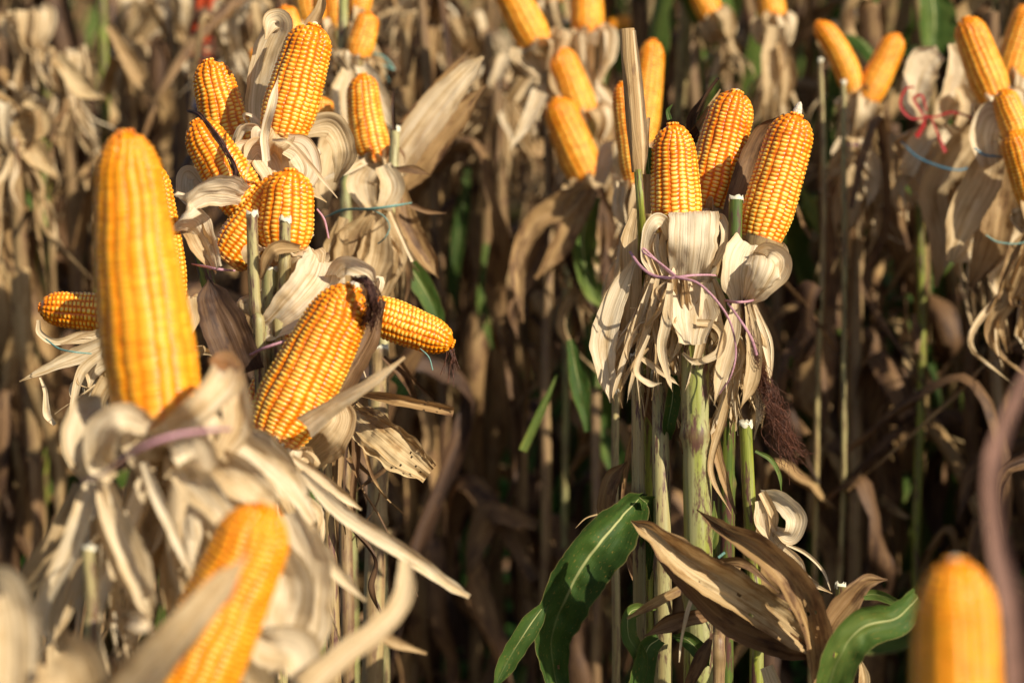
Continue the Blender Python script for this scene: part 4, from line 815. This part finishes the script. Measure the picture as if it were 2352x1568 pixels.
# ------------------------------------------------------------------ twine and ribbon
def twine(label, path, wpx, d, mat, flat=0.5, name='twine', cat='twine', group='twine tied round the husks'):
    P3 = PP(path, d); th = MB(); k = px(d)
    tube(th, P3, [q * k * .37 for q in (wpx if isinstance(wpx, list) else [wpx, wpx])], n=len(path) * 7, m=8, flat=flat)
    o = th.build(name, M[mat], base=P3[0]); tag(o, label, cat, group); return o
twine('pink twine knotted round the sharp bundle with a long tail', [(1447, 578, 2.06), (1470, 610, 2.04), (1500, 632, 2.025), (1540, 638, 2.015), (1590, 632, 2.015), (1640, 632, 2.03), (1650, 640, 2.06)], [9, 10, 12, 11, 8, 6], 2.03, 'pink')
twine('pink loop of twine above the knot of the sharp bundle', [(1548, 634, 2.012), (1515, 605, 2.01), (1480, 572, 2.01), (1478, 580, 2.0), (1510, 600, 2.0), (1550, 632, 2.005)], [8, 7, 7, 7, 8], 2.01, 'pink')
twine('thin pink twine tail curving down over the shredded husks', [(1550, 635, 2.01), (1610, 655, 2.0), (1670, 725, 2.0), (1690, 800, 2.01), (1680, 860, 2.01), (1652, 905, 2.02)], [9, 8, 7, 6, 5, 4], 2.0, 'pink')
twine('pink twine round the neck of the ear with the pointed tip', [(1665, 690, 2.045), (1690, 694, 2.02), (1720, 692, 2.025), (1735, 688, 2.05)], [9, 9, 8, 6], 2.03, 'pink')
twine('pink twine tail hanging beside the reddish brown silk', [(1672, 696, 2.03), (1700, 735, 2.0), (1725, 775, 2.0), (1738, 815, 2.01)], [8, 8, 9, 10], 2.0, 'pink')
twine('wide blurred pink twine across the husks of the largest ear', [(190, 1108, 1.47), (240, 1085, 1.43), (320, 1030, 1.40), (400, 1000, 1.40), (480, 988, 1.42), (530, 985, 1.46)], [12, 14, 15, 15, 13, 10], 1.42, 'pink')
twine('pink twine between the curled husk and the diagonal ear', [(440, 606, 2.03), (470, 612, 2.01), (500, 618, 2.0), (540, 622, 2.01)], [4, 8, 9, 6], 2.0, 'pink')
twine('short pink twine end hanging right of the upright ear', [(728, 480, 2.05), (745, 505, 2.05), (755, 548, 2.05)], [6, 7, 6], 2.05, 'pink')
twine('pink twine piece showing left of the thick leaning ear', [(575, 815, 1.95), (605, 800, 1.93), (650, 785, 1.93), (690, 778, 1.95)], [8, 9, 8, 6], 1.94, 'pink')
twine('green twine tied round the husk of the slim ear', [(745, 500, 2.36), (790, 482, 2.34), (850, 480, 2.31), (910, 472, 2.31), (945, 466, 2.34)], [4, 8, 9, 8, 5], 2.33, 'teal')
twine('green twine loop hanging below the slim ear', [(850, 480, 2.31), (880, 495, 2.31), (895, 520, 2.31), (885, 545, 2.31), (868, 560, 2.32)], [4, 4, 4, 5], 2.31, 'teal')
twine('green twine under the horizontal ear at the left', [(105, 778, 2.05), (135, 800, 2.04), (170, 808, 2.03), (210, 812, 2.04)], [5, 6, 5, 4], 2.04, 'teal')
twine('green twine end below the horizontal ear at the right', [(965, 800, 2.05), (985, 820, 2.05), (994, 850, 2.05)], [3, 4, 4], 2.05, 'teal')
twine('blurred green twine curl beside the ears at the upper frame edge', [(840, 120, 2.8), (880, 130, 2.8), (905, 160, 2.8), (880, 150, 2.8), (895, 190, 2.8)], [5, 7, 6, 5], 2.8, 'teal')
twine('mint green twine piece low at the right bundle', [(1650, 1280, 2.0), (1665, 1268, 2.0)], [9, 9], 2.0, 'teal')
twine('blue twine sagging across the right background husks', [(2070, 325, 2.68), (2110, 362, 2.66), (2180, 388, 2.64), (2225, 385, 2.64), (2270, 350, 2.64)], [5, 6, 7, 6, 5], 2.66, 'blue')
twine('blue twine end beside the right frame edge ear', [(2238, 340, 2.5), (2262, 356, 2.5), (2300, 360, 2.5)], [6, 7, 6], 2.5, 'blue')
twine('teal twine round the lower right husks', [(2265, 540, 2.45), (2290, 555, 2.45), (2330, 560, 2.45), (2360, 555, 2.45)], [4, 5, 5, 5], 2.45, 'teal')
twine('dull red twine round the husk knot of the blurred pair', [(1930, 322, 2.85), (1950, 332, 2.82), (1985, 332, 2.82), (2000, 328, 2.85)], [7, 8, 8, 7], 2.83, 'pink')
rb = thing('ribbon', 'bright red ribbon bow on the right background husks', 'ribbon', P(2120, 270, 2.68))
for nm, p, wd in (('loop', [(2125, 272), (2090, 270), (2068, 240), (2080, 205), (2100, 200)], [10, 14, 15, 13, 8]), ('loop', [(2125, 270), (2105, 240), (2100, 225), (2118, 220), (2128, 255)], [10, 14, 14, 14, 8]),
                  ('tail', [(2125, 270), (2120, 290), (2105, 315)], [12, 22, 24]), ('tail', [(2140, 272), (2155, 310), (2172, 350)], [8, 12, 20]), ('band', [(2120, 268), (2150, 268), (2190, 258), (2245, 275)], [12, 10, 12, 12])):
    leaf(rb, p, [q * .5 for q in wd], 2.66, mat='red', name=nm, cup=.05, wav=.02, face=Vector((0.3, -1, 0.3)))

# ------------------------------------------------------------------ the field behind
def copy_tree(o, loc, rotz, sc):
    c = o.copy(); COL.objects.link(c); c.location = loc; c.rotation_euler = (rr.uniform(-.10, .10), rr.uniform(-.10, .10), rotz); c.scale = sc
    for ch in o.children:
        k = ch.copy(); COL.objects.link(k); k.parent = c
    return c
def hang_leaf(th, z, az, rng, kind, reach=None, drop=None, low=1):
    mb = MB(); d = Vector((math.cos(az), math.sin(az), 0)); rc = reach or rng.choice((.03, .05, .08, .12, .17)) * rng.uniform(.8, 1.2); dr = drop or rng.uniform(0.12, 0.5)
    up = rng.uniform(0.0, 0.12); side = Vector((-d.y, d.x, 0))
    p = [Vector((0, 0, z)) + d * 0.008, Vector((0, 0, z + up * .7)) + d * rc * 0.45, Vector((0, 0, z + up)) + d * rc * 0.85, Vector((0, 0, z + up * .3 - 0.05)) + d * rc * 1.1,
         Vector((0, 0, z - dr * 0.5)) + d * rc * rng.uniform(.6, 1.1) + side * rng.uniform(-.05, .05), Vector((0, 0, z - dr)) + d * rc * rng.uniform(.2, 1.1) + side * rng.uniform(-.08, .08)]
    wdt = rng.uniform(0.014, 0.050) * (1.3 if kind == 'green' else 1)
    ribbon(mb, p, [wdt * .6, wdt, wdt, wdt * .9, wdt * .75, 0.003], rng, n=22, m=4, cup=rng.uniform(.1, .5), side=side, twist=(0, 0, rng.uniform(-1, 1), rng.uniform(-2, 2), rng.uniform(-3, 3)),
           tint=(rng.uniform(0.1, .4) if kind == 'green' else rng.uniform(0.05, .55) + (1 - low) * .4), wav=.12, rag=.2)  # lower dry leaves browner: older growth, plus shade put into the tint
    return mb.build('leaf', M['green' if kind == 'green' else 'dry'], th, base=Vector((0, 0, 0)))
protos = []
def plant_proto(seed, green, husk, h):
    rng = random.Random(seed)
    lab = {0: 'dry brown corn stalk in the blurred field behind', 1: 'yellow green corn stalk in the blurred field behind', 2: 'green leaved corn stalk in the blurred field behind'}[green]
    if husk: lab = lab.replace('corn stalk', 'corn stalk with an open empty husk')
    th = thing('corn_stalk', lab, 'corn stalk', (0, 0, 0), 'corn stalks of the field behind' + (' with empty husks' if husk else ''))
    mb = MB(); bend = rng.uniform(-.13, .13)
    stalk_mesh(mb, [Vector((bend * .6, 0, h)), Vector((bend, bend * .4, h * .6)), Vector((0, 0, h * .3)), Vector((0, 0, -0.04))], [.006 + rng.random() * .004, .010, .0125], rng, tint=rng.uniform(.45, 1.0), n=44, m=8, nodes=.17)
    mb.build('cane', M['stalk_g' if green else 'stalk_d'], th)
    nl = rng.randint(12, 14); az = rng.random() * 6.28
    for i in range(nl):
        z = h * (0.24 + 0.76 * (i + .5) / nl); az += math.pi + rng.uniform(-.7, .7)
        kind = 'green' if (green == 2 and rng.random() < .65) or (green == 1 and rng.random() < .3) else 'dry'
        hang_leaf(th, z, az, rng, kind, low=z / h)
    for i in range(5):
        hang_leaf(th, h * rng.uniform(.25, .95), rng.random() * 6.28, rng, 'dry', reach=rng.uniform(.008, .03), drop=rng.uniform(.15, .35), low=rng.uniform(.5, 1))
    for i in range(6 if green == 0 else 3):
        mb = MB(); z = h * rng.uniform(.2, 1.0); a = rng.random() * 6.28; d = Vector((math.cos(a), math.sin(a), 0)); l = rng.uniform(.14, .32); sl = rng.uniform(-.9, .55); wd = rng.uniform(.02, .055); b = Vector((0, 0, z))
        ribbon(mb, [b, b + d * l * .5 + Vector((0, 0, l * .5 * sl + .03)), b + d * l + Vector((0, 0, l * sl)), b + d * l * 1.2 + Vector((0, 0, l * sl - rng.uniform(.03, .12)))], [wd * .5, wd, wd * .8, .003], rng, n=16, m=4, cup=rng.uniform(.1, .5), side=Vector((-d.y, d.x, 0)),
               twist=(0, rng.uniform(-1.5, 1.5), rng.uniform(-2.5, 2.5)), tint=rng.uniform(.0, .5), wav=.15, rag=.3)
        mb.build('leaf', M['dry'], th)
    if husk:
        hm = MB(); zz = h * rng.uniform(.80, .93); a = rng.random() * 6.28; e = Vector((math.cos(a), math.sin(a), 0)) * .04
        A = (Vector((e.x * 8, e.y * 8, .6))).normalized(); B = Vector((e.x, e.y, zz)) + A * .05
        skirt(hm, B, A, .024, B - A * .055, rng, 6, .10, .08, .22, .2, .6, .6, .75, seg=8)
        hm.build('husk', M['husk'], th)
    protos.append(th); return th
for s in range(16):
    plant_proto(900 + s, [0, 0, 1, 0, 2, 0, 1, 0, 0, 2, 0, 1, 0, 0, 2, 0][s], s in (0, 2, 5, 7, 9, 12, 13), [1.42, 1.55, 1.35, 1.62, 1.7, 1.38, 1.5, 1.45][s % 8])
HUSKY = [0, 2, 5, 7, 12, 13]; DRY = [0, 1, 3, 5, 7, 8, 10, 12, 13, 15]; MIXED = [2, 6, 11]; GREEN = [4, 9, 14]
rr = random.Random(4242)
used = set(); n_field = 0
def place(pi, x, y, s=1.0, rot=None, hs=1.0, z=0.0):
    global n_field
    r = rr.random() * 6.28 if rot is None else rot; sc = (s, s, s * hs)
    if pi not in used:
        used.add(pi); o = protos[pi]; o.location = (x, y, z); o.rotation_euler = (0, 0, r); o.scale = sc
    else: o = copy_tree(protos[pi], (x, y, z), r, sc)
    n_field += 1; return o
def scr(x, y):       # pixel column of a ground position at breast height
    return 1176 + x / (y / cp) / (36.0 / LENS) * 2352
y = 3.2
while y < 8.6:
    half = 0.2125 * y
    x = -half - 0.25 + rr.random() * .15
    while x < half + 0.45:
        xx = x + rr.uniform(-.05, .05); yy = y + rr.uniform(-.13, .13); c = scr(xx, yy)
        ok = True
        if 395 < c < 500 and yy < 3.75: ok = False
        if 950 < c < 1230 and yy < 6.0: ok = False
        if 1200 <= c < 1400 and yy < 5.0: ok = False
        if ok:
            q = rr.random(); right = c > 1400
            if right: pi = rr.choice(GREEN if q < .42 else (MIXED if q < .58 else [1, 3, 8, 10, 15]))
            else: pi = rr.choice(HUSKY if q < .5 else (DRY if q < .85 else (MIXED if q < .95 else GREEN)))
            place(pi, xx, yy, rr.uniform(.9, 1.1), hs=(rr.uniform(.88, 1.0) if not right else rr.uniform(.95, 1.15)))
        x += rr.uniform(.105, .165) * (1 + (y - 3.2) * .10)
    y += 0.40 + (y - 3.2) * .03
# unseen stalks off to the right, added to shade the background rows
for (x, y) in [(.76 + i * .15 + rr.uniform(-.04, .04), 3.05 - j * .2 + rr.uniform(-.05, .05)) for i in range(7) for j in range(4)]:
    place(rr.choice(GREEN + DRY), x, y, 1.0, hs=rr.uniform(.85, 1.0))
for i in range(26):  # taller unseen plants, added to shade the tops of the right background
    y_ = rr.uniform(2.95, 5.6); place(rr.choice(GREEN + [1, 8]), .2125 * y_ + rr.uniform(.42, 1.05), y_, 1.1, hs=rr.uniform(1.15, 1.3))
# canes under the background ears
def bgstalk(label, x, ytop, d, green=0.5, w_=26, mat='stalk_d'):
    o = stalk('b', label, [(x, ytop, d), (x + _lr.uniform(-6, 6), ytop + 400, d), (x + _lr.uniform(-10, 10), ytop + 900, d)], w_, d, int(x), mat=mat, tint=green, group='canes under the blurred ears')
    b = Vector(o['_b'])
    top = P(x, ytop, d).z; rg = random.Random(int(x) + 7)
    for i in range(9):
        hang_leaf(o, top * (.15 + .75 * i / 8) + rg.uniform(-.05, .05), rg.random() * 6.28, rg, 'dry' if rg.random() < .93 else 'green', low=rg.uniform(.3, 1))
    return o
for lab, x, yt, d, g, w_, mt in [('cane under the lowest middle ear', 1372, 470, 3.0, .5, 26, 'stalk_d'), ('yellow green cane beside the white husk knot', 1378, 60, 3.06, .2, 20, 'stalk_g'), ('cane under the ear sloping from the upper frame edge', 1258, 170, 3.05, .6, 26, 'stalk_d'),
                             ('cane under the blurred leaning pair', 1968, 230, 2.98, .5, 34, 'stalk_d'), ('cane under the ear with long hanging husks', 1784, 120, 3.18, .6, 28, 'stalk_d'), ('cane under the pale husk knot', 1672, 110, 3.3, .6, 26, 'stalk_d'),
                             ('bright yellow green cane under the red ribbon', 2112, 430, 2.9, .15, 22, 'stalk_g'), ('cane under the corner ears', 2290, 330, 2.78, .6, 34, 'stalk_d'), ('thick brown cane left of the corner group', 1915, 480, 3.1, .8, 40, 'stalk_d'),
                             ('cane behind the spiked ear', 690, 140, 2.82, .5, 24, 'stalk_d'), ('cane under the small peeping ear', 606, 180, 2.86, .15, 20, 'stalk_g'), ('pale thick cut cane at the upper left', 105, 165, 3.3, .12, 34, 'stalk_g'), ('yellow green cane at the upper left', 236, -60, 3.4, .18, 26, 'stalk_g'),
                             ('yellow stub beside the curved ear of the pair', 1885, 140, 2.84, .5, 14, 'stalk_g'), ('short yellow stub between the pair', 1938, 190, 2.82, .5, 14, 'stalk_g'), ('cut stub before the blurred upright ear', 1300, 50, 3.05, .35, 18, 'stalk_g')]:
    bgstalk(lab, x, yt, d, g, w_, mt)
# husk knots hanging at the upper left
HB = 'empty blurred husk bundles at the upper left'
for i, (x, y_, d, r, low, tn, lab) in enumerate([(60, 40, 3.3, .035, .16, .08, 'cream empty husk bundle in the upper left corner'), (150, 130, 3.2, .03, .16, .15, 'tan husk bundle right above the pale cut cane'), (330, 10, 3.5, .035, .14, .1, 'cream husk bundle at the upper frame edge over the leaning leaves'),
                                     (555, 20, 3.2, .035, .13, .02, 'pale husk bundle at the upper frame edge above the straight ear'), (30, 260, 3.0, .03, .18, .05, 'pale husk bundle at the left frame edge'), (395, 0, 3.4, .03, .1, .1, 'cream husk bundle just left of the red cloth'),
                                     (960, 20, 3.6, .03, .14, .15, 'tan husk bundle at the upper frame edge left of the middle ears'), (1060, 50, 3.4, .03, .15, .2, 'brownish husk bundle at the upper frame edge beside the sloping ear'), (1180, 150, 3.3, .03, .16, .2, 'tan husk bundle left of the touching ears'), (1110, 260, 3.5, .03, .16, .3, 'brown husk bundle between fan leaf and middle ears'),
                                     (210, 300, 3.4, .03, .15, .2, 'tan husk bundle left of the largest ear')]):
    B = P(x, y_, d); th = thing('husk_bundle', lab, 'corn husk', B, HB); hm = MB(); rg = random.Random(60 + i)
    A = Vector((rg.uniform(-.5, .5), rg.uniform(-.3, .3), 1)).normalized(); skirt(hm, B, A, r * .75, B - A * .05, rg, 7, low * .8, .07, tn + .12, .2, .6, .5, .85); hm.build('husk', M['husk'], th)
    sk = MB(); tube(sk, [B - A * .03, B - A * .1, Vector((B.x + .02, B.y + .02, .5)), Vector((B.x + .03, B.y + .03, -.03))], [.008, .009, .011, .012], n=20, m=8, tint=.5); sk.build('cane', M['stalk_d'], th)
    for q in range(7):
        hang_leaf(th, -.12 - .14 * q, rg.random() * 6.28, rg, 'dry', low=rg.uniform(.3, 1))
# long dry leaves leaning in the blurred upper left
for i, (p, wd, d, tn, lab) in enumerate([([(130, 130), (190, 200), (240, 225)], [30, 50, 8], 3.1, .05, 'pale dry leaf end right of the pale cut cane'), ([(60, 230), (90, 280), (50, 300), (10, 300)], [20, 60, 60, 10], 3.0, .02, 'bright folded dry leaf at the left frame edge'),
                             ([(40, 300), (80, 350), (130, 410)], [30, 60, 10], 3.0, .1, 'pale dry leaf below the folded one at the left'), ([(250, 60), (310, 160), (370, 250)], [20, 40, 12], 3.3, .2, 'tan dry leaf leaning towards the red cloth'), ([(20, 450), (60, 455), (110, 490)], [30, 44, 10], 3.1, .2, 'green leaf piece at the left frame edge'),
                             ([(1120, 560), (1110, 700), (1130, 800)], [20, 30, 6], 3.3, .2, 'green leaf hanging in the gap right of the fan leaf'), ([(1075, 380), (1060, 500), (1040, 640), (1050, 720)], [14, 34, 30, 5], 3.4, .0, 'long green leaf hanging right of the fan leaf'), ([(1310, 780), (1330, 880), (1350, 990)], [20, 46, 16], 2.6, .05, 'dull green leaf hanging left of the sharp bundle'),
                             ([(1280, 860), (1240, 950), (1200, 1035)], [6, 20, 20], 2.6, .35, 'pale green leaf tip hanging left of the sharp bundle'), ([(2140, -40), (2150, 60), (2135, 160)], [60, 90, 20], 3.1, .25, 'broad green leaf at the upper frame edge left of the corner ears'), ([(1840, 430), (1860, 480), (1880, 540)], [10, 34, 6], 2.9, .5, 'light green leaf right of the pointed ear'),
                             ([(900, 560), (960, 640), (1000, 720), (1010, 800)], [20, 50, 40, 10], 2.5, .2, 'green leaf hanging under the green twine'), ([(905, 860), (930, 880), (910, 920)], [30, 44, 10], 2.5, .15, 'small green leaf under the horizontal ear at the right')]):
    gm = 'green' if 'green' in lab else 'dry'
    th = thing('corn_leaf', lab, 'leaf', P(p[0][0], p[0][1], d)); leaf(th, p, wd, d, mat=gm, name='blade', tint=tn, cup=.25, wav=.08)
# far rows: too many to count
rf = random.Random(8); mb = MB(); mg = MB()
for i in range(700):
    y = rf.uniform(9.5, 20); x = rf.uniform(-.3, .3) * y + rf.uniform(-1, 1); h = rf.uniform(1.5, 2.1)
    m_ = mg if rf.random() < .35 else mb
    tube(m_, [Vector((x, y, 0)), Vector((x + rf.uniform(-.05, .05), y, h))], [.013, .008], n=2, m=4, tint=rf.uniform(.2, .8))
    for k in range(5):
        z = h * rf.uniform(.35, 1); a = rf.random() * 6.28; dd = Vector((math.cos(a), math.sin(a), 0)); rc = rf.uniform(.05, .25); b = Vector((x, y, z))
        ribbon(m_, [b, b + dd * rc * .6 + Vector((0, 0, .1)), b + dd * rc, b + dd * rc * 1.1 - Vector((0, 0, rf.uniform(.2, .5)))], [.03, .06, .06, .004], rf, n=6, m=2, side=Vector((-dd.y, dd.x, 0)), tint=rf.uniform(0, .6))
tag(mb.build('far_dry_corn', M['dry']), 'dry corn rows too far back to tell apart', 'crop', None, 'stuff')
tag(mg.build('far_green_corn', M['green']), 'green corn foliage too far back to tell apart', 'crop', None, 'stuff')
# weeds and litter on the soil
mw = MB(); ml = MB(); rw = random.Random(12)
for i in range(11000):
    y = 3.6 + 4.6 * rw.random() ** .8; x = rw.uniform(-.24, .24) * y
    if noise.noise(Vector((x * 2.5, y * 2.5, 2))) < -.12: continue
    b = Vector((x, y, .01 + .30 * rw.random() ** 2 * max(0, .4 + noise.noise(Vector((x * 4, y * 4, 8)))) * 2)); a = rw.random() * 6.28; d = Vector((math.cos(a), math.sin(a), 0)); l = rw.uniform(.03, .10); s = Vector((-d.y, d.x, 0)) * l * .4; u = Vector((0, 0, rw.uniform(0, .03)))
    mw.add([b, b + d * l * .5 + s + u, b + d * l + u * 1.3, b + d * l * .5 - s + u], [(0, 1, 2, 3)], [(0, 0, 0)] * 4, [(0, 0, 0)] * 4)
tag(mw.build('weeds', M['weed']), 'low green weeds on the soil between the rows', 'weeds', None, 'stuff')
for i in range(420):
    y = rw.uniform(2.6, 8); x = rw.uniform(-.26, .26) * y; a = rw.random() * 6.28; d = Vector((math.cos(a), math.sin(a), 0)); l = rw.uniform(.08, .3); b = Vector((x, y, .03 + rw.random() * .04))
    ribbon(ml, [b, b + d * l * .5 + Vector((0, 0, rw.uniform(0, .06))), b + d * l], [.008, .04, .003], rw, n=8, m=3, face=Vector((0, 0, 1)), tint=rw.uniform(.1, .8), wav=.2)
tag(ml.build('leaf_litter', M['dry']), 'fallen withered leaves lying on the soil', 'leaf litter', None, 'stuff')
# cloth hanging far among the stalks
def cloth(name, label, cols, d, mat):
    c = MB(); V = []; F = []; n = len(cols) - 1; m = 12
    pts = []
    for j in range(m + 1):
        t = j / m
        for i in range(17):
            u = i / 16; a = Vector(cols[0][0]).lerp(Vector(cols[0][1]), u); b_ = Vector(cols[1][0]).lerp(Vector(cols[1][1]), u); q = a.lerp(b_, t)
            V.append(P(q[0], q[1], d + .03 * math.sin(u * 14) * (.4 + t)))
    F = [(j * 17 + i, j * 17 + i + 1, (j + 1) * 17 + i + 1, (j + 1) * 17 + i) for j in range(m) for i in range(16)]
    c.add(V, F, [(0, 0, 0)] * len(V), [(0, 0, 0)] * len(V))
    o = c.build(name, M[mat], base=V[0]); s = o.modifiers.new('thickness', 'SOLIDIFY'); s.thickness = .004; tag(o, label, 'cloth')
cloth('cloth', 'dark red cloth hanging deep between the stalks at the upper left', [((450, -60), (500, -60)), ((420, 148), (480, 165))], 3.55, 'redcloth')
cloth('cloth', 'dark navy cloth below the red one, deep between the stalks', [((430, 172), (470, 176)), ((428, 250), (474, 250))], 3.6, 'navy')
for o in list(COL.objects):                       # pieces of a part go under that part
    if o.parent is None and o.type == 'EMPTY':
        kids = {c.name.split('.')[0]: c for c in o.children}
        for c in list(o.children):
            host = kids.get({'cut_end': 'cane', 'cob_tip': 'kernels', 'shank': 'husk', 'dry_sheath': 'cane', 'sheath_edge': 'dry_sheath'}.get(c.name.split('.')[0], ''))
            if host is not None and c.name.split('.')[0] in ('cut_end', 'cob_tip', 'shank'): c.parent = host
for o in list(COL.objects):
    if '_b' in o: del o['_b']
    if '_dia' in o: del o['_dia']
print('FIELD', n_field, 'OBJECTS', len(COL.objects))
